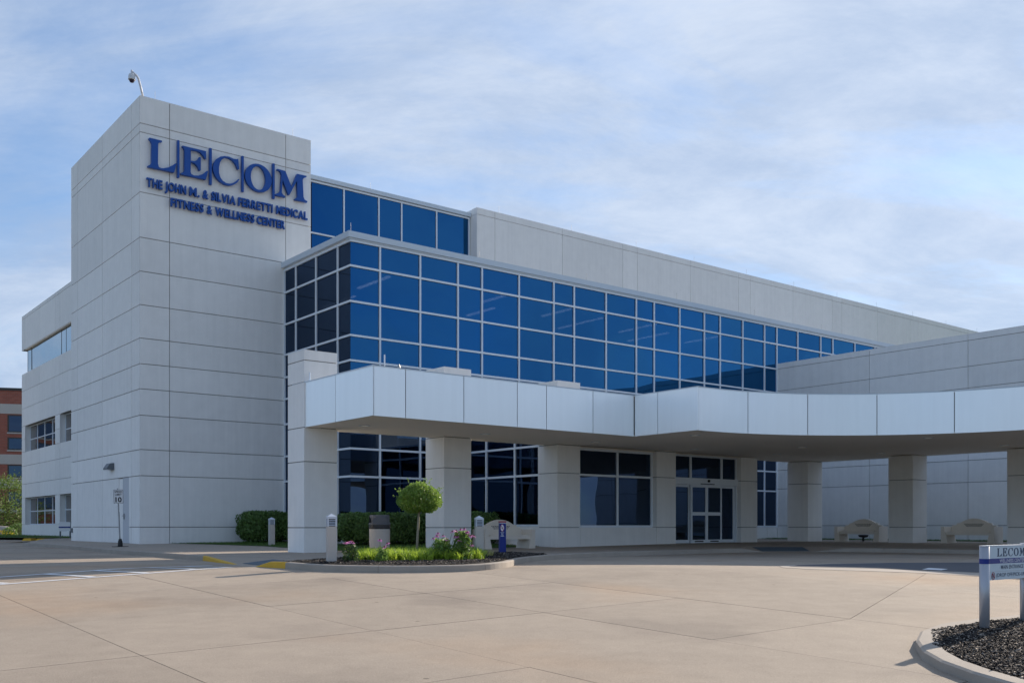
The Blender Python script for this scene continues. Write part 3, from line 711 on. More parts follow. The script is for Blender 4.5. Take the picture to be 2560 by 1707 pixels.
for a0, a1 in zip([q0, 16, 22, 26.5, 31.7, 32.96, 41.75], [16, 22, 26.5, 31.7, 32.96, 41.75, 43.0]):
    box('glass_pane', rw, (PR + .20, a0 + .02, 11.87), (PR + .212, a1 - .02, 13.66), 'skyglass'); box('mullion', rw, (PR + .185, a1 - .025, 11.86), (PR + .24, a1 + .025, 13.66), 'winframe')
box('lintel', rw, (PR + .03, q0, 13.66), (PR + .5, 43.0, 13.715), 'soffit')
# --- entrance vestibule
vb = box('vestibule', bld, (11.3, -11.8, 3.03), (22.55, QC - .1, 3.6), 'roofing'); vb['label'] = 'glazed entrance vestibule under the canopy'
box('inner_wall', vb, (11.5, -6.6, -.9), (22.4, -6.5, 3.03), 'interior'); box('side_wall', vb, (22.45, -11.8, -.9), (22.55, -6.4, 3.03), 'precast')
box('floor', vb, (11.4, -12.6, -.95), (22.4, -6.5, -.74), 'interior')
VQ = [-11.86, -10.15, -8.29, -6.0]; PV = 11.2
for a0, a1 in zip(VQ[:-1], VQ[1:]):
    for z0, z1 in ((.04, 1.95), (1.95, 3.05), (3.05, 3.6)): box('glass_pane', vb, (PV + .02, a0 + .03, z0 + .03), (PV + .032, a1 - .03, z1 - .03), 'darkglass')
for a in VQ: box('mullion', vb, (PV - .045, a - .035, .0), (PV + .08, a + .035, 3.6), 'alu')
for z in (.03, 1.95, 3.05, 3.62): box('transom', vb, (PV - .048, -11.86, z - .04), (PV + .078, -5.98, z + .04), 'alu')
box('concrete_panel', vb, (PV - .03, -11.85, -.9), (PV + .1, -5.98, -.012), 'precast')
QF = -12.70
box('concrete_panel', vb, (12.09, -12.96, -.9), (16.19, -12.40, -.04), 'precast')
box('lintel', vb, (12.09, -12.90, 2.96), (16.19, -12.0, 3.0), 'soffit'); box('lintel', vb, (17.35, -12.90, 2.97), (21.47, -12.0, 3.0), 'soffit')
for a0, a1 in ((12.11, 14.26), (14.26, 16.2)):
    for z0, z1 in ((.0, 1.95), (1.95, 2.95)): box('glass_pane', vb, (a0 + .03, QF + .02, z0 + .03), (a1 - .03, QF + .032, z1 - .03), 'darkglass')
for a in (12.12, 14.26, 16.17): box('mullion', vb, (a - .04, QF - .045, -.03), (a + .04, QF + .08, 2.96), 'alu')
for z in (.0, 1.95, 2.92): box('transom', vb, (12.08, QF - .048, z - .04), (16.2, QF + .078, z + .04), 'alu')
DP = [17.38, 18.51, 20.49, 21.46]
for a0, a1 in zip(DP[:-1], DP[1:]): box('glass_pane', vb, (a0 + .03, QF + .02, 2.0), (a1 - .03, QF + .032, 2.93), 'darkglass')
for a in DP: box('mullion', vb, (a - .045, QF - .045, 1.99), (a + .045, QF + .08, 2.97), 'alu')
for a in (17.38, 21.46): box('mullion', vb, (a - .05, QF - .047, -.72), (a + .05, QF + .08, 1.99), 'alu')
box('door_header', vb, (17.33, QF - .10, 1.74), (21.51, QF + .1, 2.02), 'alu'); box('transom', vb, (17.33, QF - .05, 2.90), (21.5, QF + .077, 2.965), 'alu')
mb = MB(); mb.lathe([(.05, 0), (.06, .03), (.055, .09), (.03, .11)], 12); obj('door_sensor', vb, mb.mesh('door_sensor', 'black'), (19.53, QF - .14, 1.86)); box('sensor_slot', vb, (19.05, QF - .115, 1.765), (19.92, QF - .1, 1.80), 'black')
def dleaf(a0, a1, off, mid, label=None):
    d = bpy.data.objects.new('sliding_door' if mid else 'door_sidelight', None); link(d, bld, ((a0 + a1) / 2, QF + off, -.72))
    box('glass_pane', d, (a0 + .06, QF + off + .015, -.58), (a1 - .06, QF + off + .027, 1.66), 'darkglass')
    for lo, hi in (((a0 + .005, -.70), (a0 + .075, 1.735)), ((a1 - .075, -.70), (a1 - .005, 1.735))): box('stile', d, (lo[0], QF + off - .02, lo[1]), (hi[0], QF + off + .05, hi[1]), 'alu')
    if mid: box('label_strip', d, (a0 + .22, QF + off - .0235, -.655), (a1 - .22, QF + off - .0225, -.605), 'regblack')
    for z0, z1 in [(-.70, -.56), (1.64, 1.734)] + ([(.46, .60)] if mid else []): box('rail', d, (a0 + .07, QF + off - .022, z0), (a1 - .07, QF + off + .048, z1), 'alu')
dleaf(17.43, 18.52, .06, False); dleaf(18.52, 19.50, -.03, True); dleaf(19.50, 20.48, -.03, True); dleaf(20.48, 21.41, .06, False)
# lightning rods along the roof edges
def rod(p, q, z, h=.45):
    mb = MB(); mb.tube([(0, 0, 0), (0, 0, h)], .007, 5); obj('lightning_rod', bld, mb.mesh('lightning_rod', 'galv'), (p, q, z))
for k in range(12): rod(21.8 + k * 5.6, QH + .2, 17.98)
for k in range(6): rod(6.3 + k * 6.3, QC + .05, 11.6, .38)
rod(13.7, QU + .2, 17.77); rod(.7, .3, 17.32); rod(6.8, .3, 17.32)

# ------------------------------------------------------------------ sign letters on the tower
sg = thing('building_sign', 'large blue raised letters reading LECOM with two lines beneath on the tower', 'sign', 3.75, 0, 13.0)
L_ = [(0.281, 15.592), (0.327, 15.63), (0.823, 15.63), (0.817, 15.571), (0.728, 15.55), (0.666, 15.47), (0.655, 14.652), (0.69, 14.542), (0.764, 14.508), (0.882, 14.526), (1.075, 14.605), (1.239, 14.72), (1.374, 14.84), (1.413, 14.834), (1.308, 14.446), (0.257, 14.44), (0.252, 14.487), (0.339, 14.536), (0.4, 14.63), (0.412, 15.408), (0.368, 15.516)]
E_ = [(1.63, 15.6), (1.66, 15.63), (2.645, 15.635), (2.655, 15.315), (2.598, 15.302), (2.536, 15.416), (2.412, 15.524), (2.257, 15.554), (2.002, 15.527), (2.002, 15.086), (2.165, 15.111), (2.288, 15.191), (2.356, 15.329), (2.427, 15.336), (2.421, 14.787), (2.35, 14.765), (2.313, 14.878), (2.242, 14.968), (2.149, 15.023), (2.002, 15.032), (1.996, 14.625), (2.026, 14.541), (2.134, 14.51), (2.319, 14.545), (2.505, 14.647), (2.661, 14.804), (2.745, 14.838), (2.63, 14.44), (1.585, 14.44), (1.585, 14.489), (1.676, 14.53), (1.736, 14.613), (1.745, 15.473), (1.706, 15.548)]
C_ = [(4.049, 15.643), (4.091, 15.21), (4.032, 15.188), (3.951, 15.372), (3.821, 15.513), (3.644, 15.575), (3.483, 15.569), (3.349, 15.476), (3.25, 15.305), (3.203, 15.079), (3.203, 14.863), (3.26, 14.685), (3.371, 14.555), (3.515, 14.493), (3.676, 14.497), (3.854, 14.582), (3.983, 14.7), (4.065, 14.79), (4.107, 14.768), (4.0, 14.613), (3.837, 14.488), (3.644, 14.413), (3.419, 14.426), (3.212, 14.52), (3.054, 14.676), (2.959, 14.886), (2.943, 15.051), (2.975, 15.227), (3.085, 15.406), (3.26, 15.548), (3.451, 15.62), (3.644, 15.637), (3.821, 15.597), (3.974, 15.607)]
M_ = [(5.81, 15.564), (5.837, 15.615), (6.217, 15.605), (6.513, 14.969), (6.776, 15.605), (7.237, 15.615), (7.23, 15.562), (7.102, 15.501), (7.048, 15.392), (7.088, 14.651), (7.148, 14.534), (7.273, 14.494), (7.266, 14.438), (6.663, 14.436), (6.67, 14.484), (6.751, 14.533), (6.801, 14.608), (6.776, 15.307), (6.408, 14.591), (6.356, 14.597), (6.088, 15.209), (6.044, 14.628), (6.102, 14.544), (6.217, 14.503), (6.21, 14.442), (5.734, 14.445), (5.734, 14.493), (5.906, 14.583), (5.981, 14.695), (6.044, 15.398), (5.992, 15.515), (5.906, 15.56)]
OO = [(4.97 + .611 * math.cos(a), 15.028 + .600 * math.sin(a)) for a in np.linspace(0, 2 * math.pi, 40)[:-1]]
OI = [(4.958 + .341 * math.cos(a), 15.026 + .512 * math.sin(a)) for a in np.linspace(2 * math.pi, 0, 40)[:-1]]
def glyph(out, inn, parent, f, y0, y1, m, name='letter'):
    tf = lambda P: [f(x, z) for x, z in P] if P else None
    o2, i2 = tf(out), tf(inn); cx = sum(x for x, _ in o2) / len(o2); cz = sum(z for _, z in o2) / len(o2)
    me = polyshape([(x - cx, z - cz) for x, z in o2], [(x - cx, z - cz) for x, z in i2] if i2 else None, y0, y1); me.materials.clear(); me.materials.append(M[m])
    return obj(name, parent, me, (cx, 0 if parent is sg else 0, cz))
for out, inn in ((L_, None), (E_, None), (C_, None), (OO, OI), (M_, None)): glyph(out, inn, sg, lambda x, z: (x, z), -.19, -.06, 'blue')
for a, b in ((1.449, 1.533), (2.80, 2.896), (4.212, 4.30), (5.62, 5.717)): box('divider_bar', sg, (a, -.19, 14.285), (b, -.06, 15.81), 'blue')
def wordline(words, spans, z0, z1):
    for w, (x0, x1) in zip(words, spans):
        ms = []
        for ch in w:
            lo, hi = bounds(textmesh(ch, .03)); ms.append((ch, lo, hi))
        ref = bounds(textmesh('H', .03)); hh = ref[1][1] - ref[0][1]; sz = (z1 - z0) / hh
        tot = sum(h[0] - l[0] for _, l, h in ms) + .10 * (len(ms) - 1); sx = (x1 - x0) / tot; x = x0
        for ch, l, h in ms:
            wd = (h[0] - l[0]) * sx; textfit('letter', sg, ch, x, x + wd, z0 + (l[1] - ref[0][1]) * sz, z0 + (h[1] - ref[0][1]) * sz, -.11, 'blue', .03, .11); x += wd + .10 * sx
wordline(['THE', 'JOHN', 'M.', '&', 'SILVIA', 'FERRETTI', 'MEDICAL'], [(.223, .852), (.965, 1.828), (1.965, 2.387), (2.53, 2.76), (2.896, 3.951), (4.075, 5.64), (5.82, 7.302)], 13.665, 14.025)
wordline(['FITNESS', '&', 'WELLNESS', 'CENTER'], [(1.194, 2.561), (2.71, 2.93), (3.07, 4.796), (4.916, 6.217)], 13.06, 13.41)
# wall lamp, security camera
wlp = thing('wall_lamp', 'grey wall pack lamp above the service door', 'lamp', 0, 3.7, 2.4)
mb = MB(); prof = [(-.30, 2.44), (-.30, 2.50), (-.17, 2.70), (0, 2.72), (0, 2.42)]
v = [(x, -.28, z) for x, z in prof] + [(x, .28, z) for x, z in prof]; n = len(prof)
mb.add([(x, y + 3.7, z) for x, y, z in v], [tuple(range(n)), tuple(range(2 * n - 1, n - 1, -1))] + [(i, (i + 1) % n, (i + 1) % n + n, i + n) for i in range(n)])
me = mb.mesh('housing', 'lampgrey'); me.transform(Matrix.Translation((0, -3.7, -2.4))); obj('housing', wlp, me, (0, 3.7, 2.4)); box('lens', wlp, (-.27, 3.46, 2.425), (-.04, 3.94, 2.44), 'alu')
cc = thing('security_camera', 'white dome security camera on bent mast at the tower roof corner', 'camera', F(.18, .18)[0], F(.18, .18)[1], 17.32 + ZE, frame='L')
mb = MB(); mb.tube([(0, 0, 0), (-.09, -.02, .42), (-.17, -.04, .74), (-.24, -.05, .87), (-.42, -.09, 1.03)], [.045, .045, .045, .045, .04], 10); mb.tube([(-.42, -.09, 1.07), (-.42, -.09, .90)], .045, 10)
obj('mast', cc, mb.mesh('mast', 'cctvpole', True))
mb = MB(); mb.lathe([(.06, .93), (.11, .91), (.135, .84), (.14, .72), (.15, .69), (.13, .68)], 20, (-.42, -.09)); obj('housing', cc, mb.mesh('housing', 'camhouse', True))
mb = MB(); mb.lathe([(.11, .685), (.10, .63), (.07, .585), (.02, .565)], 16, (-.42, -.09)); obj('dome', cc, mb.mesh('dome', 'dome', True))

# ------------------------------------------------------------------ canopy
ZS, ZT = 3.01, 4.36
can = thing('entrance_canopy', 'long pale metal fascia canopy over the entrance curving over the drop off lane', 'canopy', 10.8, -17.0, ZS)
CCX, CCY, CR = 11.0, -27.7, 7.95
arc = [(CCX + CR * math.cos(rad(a)), CCY + CR * math.sin(rad(a))) for a in np.linspace(91, 0, 40)]
front = [(.81, -12.1), (.81, -17.0), (10.85, -17.0), (10.85, -19.78)] + arc[1:] + [(18.95, -37.5)]
outline = front + [(27.35, -37.5), (27.35, -11.8), (22.6, -11.8), (22.6, -12.1)]
def slab_pq(name, poly, z0, z1, m):
    bm = bmesh.new(); vs = [bm.verts.new((p, q, z0)) for p, q in poly]; bm.faces.new(vs)
    r = bmesh.ops.extrude_face_region(bm, geom=bm.faces[:])
    for v in [g for g in r['geom'] if isinstance(g, bmesh.types.BMVert)]: v.co.z = z1
    bmesh.ops.triangulate(bm, faces=[f for f in bm.faces if len(f.verts) > 4]); bmesh.ops.recalc_face_normals(bm, faces=bm.faces)
    c = OFF[can.name]
    for v in bm.verts: v.co -= c
    me = bpy.data.meshes.new(name); bm.to_mesh(me); bm.free(); me.materials.append(M[m]); return obj(name, can, me, c)
def inset(path, d): return offs(path, d)
inn = offs(front, .09); inn[0] = (.9, -12.1); inn[1] = (.9, -16.91); inn[2] = (10.94, -16.91); inn[3] = (10.94, -19.70); inn[-1] = (19.04, -37.5)
inn2 = offs(front, .52); inn2[0] = (1.32, -12.1); inn2[1] = (1.32, -16.5); inn2[2] = (11.37, -16.5); inn2[3] = (11.37, -19.28); inn2[4] = (11.6, -19.27); inn2[-1] = (19.47, -37.5)
backs = [(27.35, -37.5), (27.35, -11.8), (22.6, -11.8), (22.6, -12.1)]
slab_pq('soffit', inn2 + backs, ZS + .02, ZS + .06, 'soffit')
slab_pq('roof_deck', inn + backs, ZT - .45, ZT - .25, 'roofing')
def band(name, path, ins, z0, z1, m, z0i=None):
    n = len(path); v = []; f = []
    for (a, b), (c, d) in zip(path, ins): v += [(a, b, z0), (a, b, z1), (c, d, z1), (c, d, z0)]
    for i in range(n - 1): f += [(4 * i + k, 4 * i + (k + 1) % 4, 4 * (i + 1) + (k + 1) % 4, 4 * (i + 1) + k) for k in range(4)]
    f += [(0, 3, 2, 1), tuple(4 * (n - 1) + k for k in range(4))]
    c = OFF[can.name]; me = mesh(name, [Vector(x) - c for x in v], f, m)
    bm = bmesh.new(); bm.from_mesh(me); bmesh.ops.recalc_face_normals(bm, faces=bm.faces); bm.to_mesh(me); bm.free(); return obj(name, can, me, c)
band('soffit_border', offs(front, .03)[0:1] and [(.86, -12.1), (.86, -16.95), (10.90, -16.95), (10.90, -19.74)] + offs(front, .05)[4:-1] + [(19.0, -37.5)], inn2, ZS, ZS + .05, 'soffit')
band('inner_upstand', inn, offs(inn, .08), ZS + .06, ZT - .02, 'joint')
box('back_upstand', can, (.9, -12.2, ZS + .06), (22.6, -12.1, ZT - .1), 'fascia'); box('end_upstand', can, (27.25, -37.5, ZS + .0), (27.35, -11.8, ZT), 'fascia')
def fpanel(path): band('fascia_panel', path, offs(path, .05), ZS, ZT, 'fascia')
for a, b in ((-12.1, -14.89), (-14.89, -17.0)): fpanel([(.81, a - .01), (.81, b + (.0 if b == -17.0 else .01))])
for a, b in ((.81, 1.86), (1.86, 3.85), (3.85, 5.84), (5.84, 7.0), (7.0, 8.97), (8.97, 10.84)): fpanel([(a + .012, -17.0), (b - .012, -17.0)])
for a, b in ((-17.02, -18.07), (-18.07, -19.78)): fpanel([(10.85, a - .01), (10.85, b + .01)])
for a0, a1 in ((90.6, 75.3), (75.3, 59.4), (59.4, 42.9), (42.9, 25.9), (25.9, 9), (9, -6)):
    aa = np.linspace(a0 - .09, a1 + .09, 9); fpanel([(CCX + CR * math.cos(rad(a)), CCY + CR * math.sin(rad(a))) for a in aa])
fpanel([(18.95, -28.6), (18.95, -33)]); fpanel([(18.95, -33.02), (18.95, -37.5)])
tp = offs(front, .12); tp[0] = (.93, -12.1); tp[1] = (.93, -16.88); tp[2] = (10.97, -16.88); tp[3] = (10.97, -19.66); tp[-1] = (19.07, -37.5)
fo = offs(front, -.012); fo[0] = (.798, -12.1); fo[1] = (.798, -17.012); fo[2] = (10.838, -17.012); fo[3] = (10.838, -19.79); fo[-1] = (18.94, -37.5)
band('edge_trim', fo, tp, ZT + .002, ZT + .028, 'coping')
for (a, b) in ((2.1, -14.3), (6.56, -14.4), (11.49, -14.45), (16.75, -14.47), (21.68, -14.7), (12.28, -18.4), (19.27, -17.65), (24.5, -17.78), (19.3, -22.7), (24.5, -22.86), (22, -28), (25, -28)):
    mb = MB(); n = 20
    v = [(.19 * math.cos(i * 2 * math.pi / n), .19 * math.sin(i * 2 * math.pi / n), 0) for i in range(n)] + [(.13 * math.cos(i * 2 * math.pi / n), .13 * math.sin(i * 2 * math.pi / n), -.012) for i in range(n)] + [(.12 * math.cos(i * 2 * math.pi / n), .12 * math.sin(i * 2 * math.pi / n), .006) for i in range(n)]
    mb.add(v, [(i, (i + 1) % n, (i + 1) % n + n, i + n) for i in range(n)] + [(i + n, (i + 1) % n + n, (i + 1) % n + 2 * n, i + 2 * n) for i in range(n)])
    d = obj('downlight', can, mb.mesh('downlight', 'cap'), (a, b, ZS + .018))
    mb = MB(); mb.lathe([(.118, -.002), (.11, -.006)], 16); obj('lens', d, mb.mesh('lens', 'lampglow'), (a, b, ZS + .018))
for (a, b, h) in ((1.42, -16.6, .42), (26.9, -20, .5)): mb = MB(); mb.tube([(0, 0, -.3), (0, 0, h)], .018, 6); obj('lightning_rod', can, mb.mesh('lightning_rod', 'alu'), (a, b, ZT))
mb = MB(); mb.tube([(0, 0, -.25), (0, 0, .12)], .05, 8); mb.tube([(0, 0, .12), (0, 0, .22)], [.06, .02], 8); mb.tube([(.05, 0, .1), (.35, .0, -.2)], .012, 5); obj('floodlight_bracket', can, mb.mesh('floodlight_bracket', 'galv'), (1.95, -16.5, ZT))
mb = MB(); mb.tube([(0, 0, -.05), (0, 0, .3)], .03, 6); obj('pipe_stub', can, mb.mesh('pipe_stub', 'alu'), (.9, -13.1, ZT))
# columns (top-level, one each)
def column(p, q, label, top=5.38, z0=-.85, lowtop=False):
    t = thing('concrete_column', label, 'column', p, q, z0, 'precast columns carrying the entrance canopy'); S = 1.12
    core = box('core', t, (p + .03, q + .03, z0), (p + S - .03, q + S - .03, (ZS if lowtop else top) - .03), 'joint')
    zs = [z0, -.04, 1.97, ZS] + ([] if lowtop else [4.38, 5.05, top])
    for a, b in zip(zs[:-1], zs[1:]): 
        o = box('concrete_block', t, (p, q, a + (.0 if a == z0 else .014)), (p + S, q + S, b - .014), 'precast')
    return t
C0 = -12.97
column(.777, C0, 'leftmost column standing free at the open left end of the canopy', z0=-.86)
column(5.91, C0, 'column behind the round clipped tree and pink flowers', z0=-.86)
column(10.95, C0, 'column between the pale stone bench and the two pane window', z0=-.86)
column(16.21, C0, 'column directly left of the glass entrance doors', lowtop=False)
column(21.48, C0, 'column directly right of the glass entrance doors', lowtop=True)
column(26.14, -12.97 - .13, 'column left of the bench nearest the entrance doors', lowtop=True)
column(26.14, -18.27, 'column between the two benches along the side wing', lowtop=True)
column(26.14, -23.3, 'column cut by the right edge of the picture beside a floodlight', lowtop=True)

# ------------------------------------------------------------------ benches
def bench(label):
    t = thing('stone_bench', label, 'bench', 0, 0, 0, 'memorial stone benches at the entrance', frame='L')
    w = 1.12; mb = MB()                                      # local: x along, y back, z up; front at y=0
    prof = [(-w + .14, .36), (-w + .14, .64), (-w + .20, .70), (-w + .20, .74), (-.78, .75), (-.72, .80), (-.72, .84), (-.60, .845)]
    prof += [(.60 * math.sin(a), .845 + .185 * (math.cos(a) - math.cos(1.25)) / (1 - math.cos(1.25))) if False else (x, .845 + .185 * (1 - (x / .60) ** 2)) for x, a in [(x, 0) for x in np.linspace(-.55, .55, 15)]]
    prof += [(.60, .845), (.72, .84), (.72, .80), (.78, .75), (w - .20, .74), (w - .20, .70), (w - .14, .64), (w - .14, .36)]
    mb.prism(prof, .58, .72); obj('backrest', t, mb.mesh('backrest', 'bench'))
    mb = MB(); mb.prism([(-w + .2, .34), (-w + .2, .47), (w - .2, .47), (w - .2, .34)], .05, .62); mb.box((-w + .3, .09, .472), (w - .3, .60, .49)); obj('seat', t, mb.mesh('seat', 'bench'))
    for s in (-1, 1):
        mb = MB(); a = [(s * w, .0), (s * w, .69), (s * (w - .21), .69), (s * (w - .21), .0)]
        mb.prism([(s * w, 0), (s * w, .69), (s * (w - .15), .69), (s * (w - .15), .47), (s * (w - .22), .34), (s * (w - .30), .0)], 0, .74); obj('end_block', t, mb.mesh('end_block', 'bench'))
    rnd = random.Random(len(label)); k = MB()
    for j, zz in enumerate((.80, .755, .71)):                # engraved inscription, too small to read
        x = -.42 + .05 * j; e = -x
        while x < e:
            wd = rnd.uniform(.03, .10); k.box((x, .577, zz - .011), (min(x + wd, e), .583, zz + .011)); x += wd + .02
    obj('inscription', t, k.mesh('inscription', 'engrave')); return t
b1 = bench('pale stone bench with curved back beside the blue no smoking post')
x, y = F(8.62, -13.15); place(b1, x, y, zw(y) - .004, TH)
b2 = copy_tree(b1); b2['label'] = 'stone bench by the side wing nearer the entrance doors'; x, y = F(27.0, -15.05); place(b2, x, y, zw(y) - .004, TH - rad(90))
b3 = copy_tree(b1); b3['label'] = 'stone bench by the side wing closest to the white entrance sign'; x, y = F(27.0, -20.15); place(b3, x, y, zw(y) - .004, TH - rad(90))

# ------------------------------------------------------------------ bollards
def bollard(label):
    t = thing('bollard_light', label, 'bollard', 0, 0, 0, 'louvred lamp bollards along the pavement', frame='L'); s = .102
    mb = MB(); mb.box((-s, -s, -.1), (s, s, .80)); obj('shaft', t, mb.mesh('shaft', 'bollard'))
    mb = MB(); mb.box((-s + .03, -s + .03, .80), (s - .03, s - .03, .97)); obj('core', t, mb.mesh('core', 'slot'))
    for k in range(4):
        mb = MB(); z = .815 + k * .037
        mb.add([(-s, -s, z), (s, -s, z), (s, s, z), (-s, s, z), (-s + .02, -s + .02, z + .018), (s - .02, -s + .02, z + .018), (s - .02, s - .02, z + .018), (-s + .02, s - .02, z + .018)], CUBEF)
        obj('louvre', t, mb.mesh('louvre', 'cap'))
    for a in (-1, 1):
        for b in (-1, 1): mb = MB(); mb.box((min(a * s, a * (s - .028)), min(b * s, b * (s - .028)), .80), (max(a * s, a * (s - .028)), max(b * s, b * (s - .028)), .97)); obj('corner_post', t, mb.mesh('corner_post', 'cap'))
    s2 = s + .004; mb = MB(); mb.box((-s2, -s2, .965), (s2, s2, 1.02)); mb.add([(-s2, -s2, 1.0201), (s2, -s2, 1.0201), (s2, s2, 1.0201), (-s2, s2, 1.0201), (0, 0, 1.085)], [(0, 1, 4), (1, 2, 4), (2, 3, 4), (3, 0, 4)])
    obj('cap', t, mb.mesh('cap', 'cap')); return t
o1 = bollard('lamp bollard at the front of the planter before the leftmost column'); place(o1, -4.03, 21.98, zw(21.98), rad(20))
o2 = copy_tree(o1); o2['label'] = 'lamp bollard between the tall pink flowers and the blue post'; place(o2, -.88, 26.3, 0, rad(14))
o3 = copy_tree(o1); o3['label'] = 'lamp bollard standing against the dark hedge by the tower'; place(o3, -9.35, 38.3, zw(38.3), rad(28))

# ------------------------------------------------------------------ litter bin
def rsq(r, k, n=32):
    out = []
    for i in range(n):
        a = 2 * math.pi * i / n; c, s = math.cos(a), math.sin(a); e = 2 / 2.7
        out.append((math.copysign(abs(c) ** e, c) * r, math.copysign(abs(s) ** e, s) * r))
    return out
def loft(mb, prof, n=32):
    v = []; f = []
    for r, z in prof: v += [(x, y, z) for x, y in rsq(r, 5, n)]
    for j in range(len(prof) - 1): f += [(j * n + i, j * n + (i + 1) % n, (j + 1) * n + (i + 1) % n, (j + 1) * n + i) for i in range(n)]
    f += [tuple(reversed(range(n))), tuple(range((len(prof) - 1) * n, len(prof) * n))]; return mb.add(v, f)
tb = thing('litter_bin', 'speckled concrete litter bin with grey hood in front of the hedge', 'bin', -4.33, 32.2, 0, frame='L', rz=rad(8))
obj('body', tb, loft(MB(), [(.25, 0), (.30, .05), (.325, .12), (.335, .3), (.34, .72)]).mesh('body', 'canbody', False))
obj('bin_bag', tb, loft(MB(), [(.346, .715), (.352, .74), (.35, .86), (.34, .865)]).mesh('bin_bag', 'bag'))
obj('hood_rim', tb, loft(MB(), [(.352, .85), (.36, .87), (.355, .915), (.33, .92)]).mesh('hood_rim', 'canhood'))
hood = obj('hood', tb, loft(MB(), [(.325, .915), (.33, 1.10), (.325, 1.15), (.30, 1.17)]).mesh('hood', 'canhood'))
def archp(w, h, z0): return [(-w, z0)] + [(-w * math.cos(a), z0 + h * math.sin(a)) for a in np.linspace(0, math.pi, 13)] + [(w, z0)]
mb = MB(); mb.prism(archp(.25, .17, .925), -.345, -.325); obj('hood_flap', tb, mb.mesh('hood_flap', 'canhood'))
mb = MB(); mb.prism(archp(.27, .21, .925), -.338, -.30); me = mb.mesh('hood_opening', 'black'); me.transform(Matrix.Rotation(rad(-90), 4, 'Z')); obj('hood_opening', tb, me)

# ------------------------------------------------------------------ blue no smoking post
ns = thing('no_smoking_post', 'square blue post with red top and no smoking symbol in the mulch', 'sign post', -.29, 29.5, 0, frame='L', rz=rad(12))
ns.scale = (.86, .86, 1)
mb = MB(); mb.box((-.11, -.11, -.1), (.11, .11, .93)); obj('post', ns, mb.mesh('post', 'navy'))
mb = MB(); mb.box((-.115, -.115, .912), (.115, .115, .955)); obj('cap', ns, mb.mesh('cap', 'red'))
mb = MB(); mb.box((-.1125, -.1125, .893), (.1125, .1125, .911)); obj('white_band', ns, mb.mesh('white_band', 'whitepaint'))
def ring(r0, r1, sx, sz, y0, y1, n=28):
    mb = MB(); v = []
    for y in (y0, y1):
        for r in (r0, r1): v += [(r * sx * math.cos(2 * math.pi * i / n), y, r * sz * math.sin(2 * math.pi * i / n)) for i in range(n)]
    f = []
    for i in range(n):
        j = (i + 1) % n; f += [(i, j, n + j, n + i), (2 * n + i, 3 * n + i, 3 * n + j, 2 * n + j), (n + i, n + j, 3 * n + j, 3 * n + i), (i, 2 * n + i, 2 * n + j, j)]
    return mb.add(v, f)
def disc(sx, sz, y0, y1, n=28):
    mb = MB(); return mb.prism([(sx * math.cos(2 * math.pi * i / n), sz * math.sin(2 * math.pi * i / n)) for i in range(n)], y0, y1)
sy = bpy.data.objects.new('no_smoking_symbol', None); link(sy, ns, (-.025, -.112, .755))
obj('disc', sy, disc(.062, .108, -.003, 0).mesh('disc', 'whitepaint'), (-.025, -.112, .755)); obj('ring', sy, ring(.86, 1.0, .066, .112, -.006, 0).mesh('ring', 'red'), (-.025, -.112, .755))
mb = MB(); mb.box((-.035, -.005, -.012), (.03, -.002, .006)); mb.box((.02, -.005, .01), (.028, -.002, .04)); obj('cigarette', sy, mb.mesh('cigarette', 'ink'), (-.025, -.112, .755))
mb = MB(); mb.prism([(-.048, .062), (-.036, .078), (.048, -.062), (.036, -.078)], -.0075, -.004); obj('slash', sy, mb.mesh('slash', 'red'), (-.025, -.112, .755))
for zz in (.625, .505): mb = MB(); mb.box((-.09, -.113, zz - .004), (.04, -.110, zz + .004)); obj('rule_line', ns, mb.mesh('rule_line', 'whitepaint'))
for w, x0, x1, z in (('SMOKE', -.07, .02, .588), ('FREE', -.06, .01, .556), ('CAMPUS', -.08, .03, .522)): textfit('lettering', ns, w, x0, x1, z - .011, z + .011, -.1125, 'whitepaint', .02)

# ------------------------------------------------------------------ speed limit sign
ss = thing('speed_limit_sign', 'small white sign reading SPEED LIMIT 10 on a leaning post by the tower door', 'sign', -14.62, 36.75, zw(36.75), frame='L', rz=rad(52))
ln = -.03
mb = MB(); mb.tube([(0, .02, .15), (-.09, .02, 2.17)], .022, 6); obj('post', ss, mb.mesh('post', 'galv')); mb = MB(); mb.tube([(.035, .05, .15), (-.01, .05, 1.3)], .012, 5); obj('brace', ss, mb.mesh('brace', 'galv'))
mb = MB(); mb.lathe([(.085, -.02), (.09, .05), (.08, .20), (.05, .29), (.03, .30)], 12); obj('boot', ss, mb.mesh('boot', 'black')); mb = MB(); mb.box((-.28, -.10, -.01), (.28, .10, .018)); obj('base_plate', ss, mb.mesh('base_plate', 'black'))
pl = bpy.data.objects.new('sign_panel', None); link(pl, ss, (-.08, 0, 1.87)); pl.rotation_euler = (0, rad(-2), 0); OFF[pl.name] = Vector((0, 0, 0))
mb = MB(); mb.box((-.20, -.012, -.26), (.20, -.002, .26)); obj('plate', pl, mb.mesh('plate', 'whitepaint'))
mb = MB()
for lo, hi in (((-.19, -.25), (.19, -.24)), ((-.19, .24), (.19, .25)), ((-.19, -.24), (-.18, .24)), ((.18, -.24), (.19, .24))): mb.box((lo[0], -.0145, lo[1]), (hi[0], -.011, hi[1]))
obj('border', pl, mb.mesh('border', 'regblack'))
textfit('lettering', pl, 'SPEED', -.155, .155, .135, .21, -.0145, 'regblack', .015); textfit('lettering', pl, 'LIMIT', -.135, .135, .035, .105, -.0145, 'regblack', .015); textfit('lettering', pl, '10', -.125, .125, -.215, -.02, -.0145, 'regblack', .03)

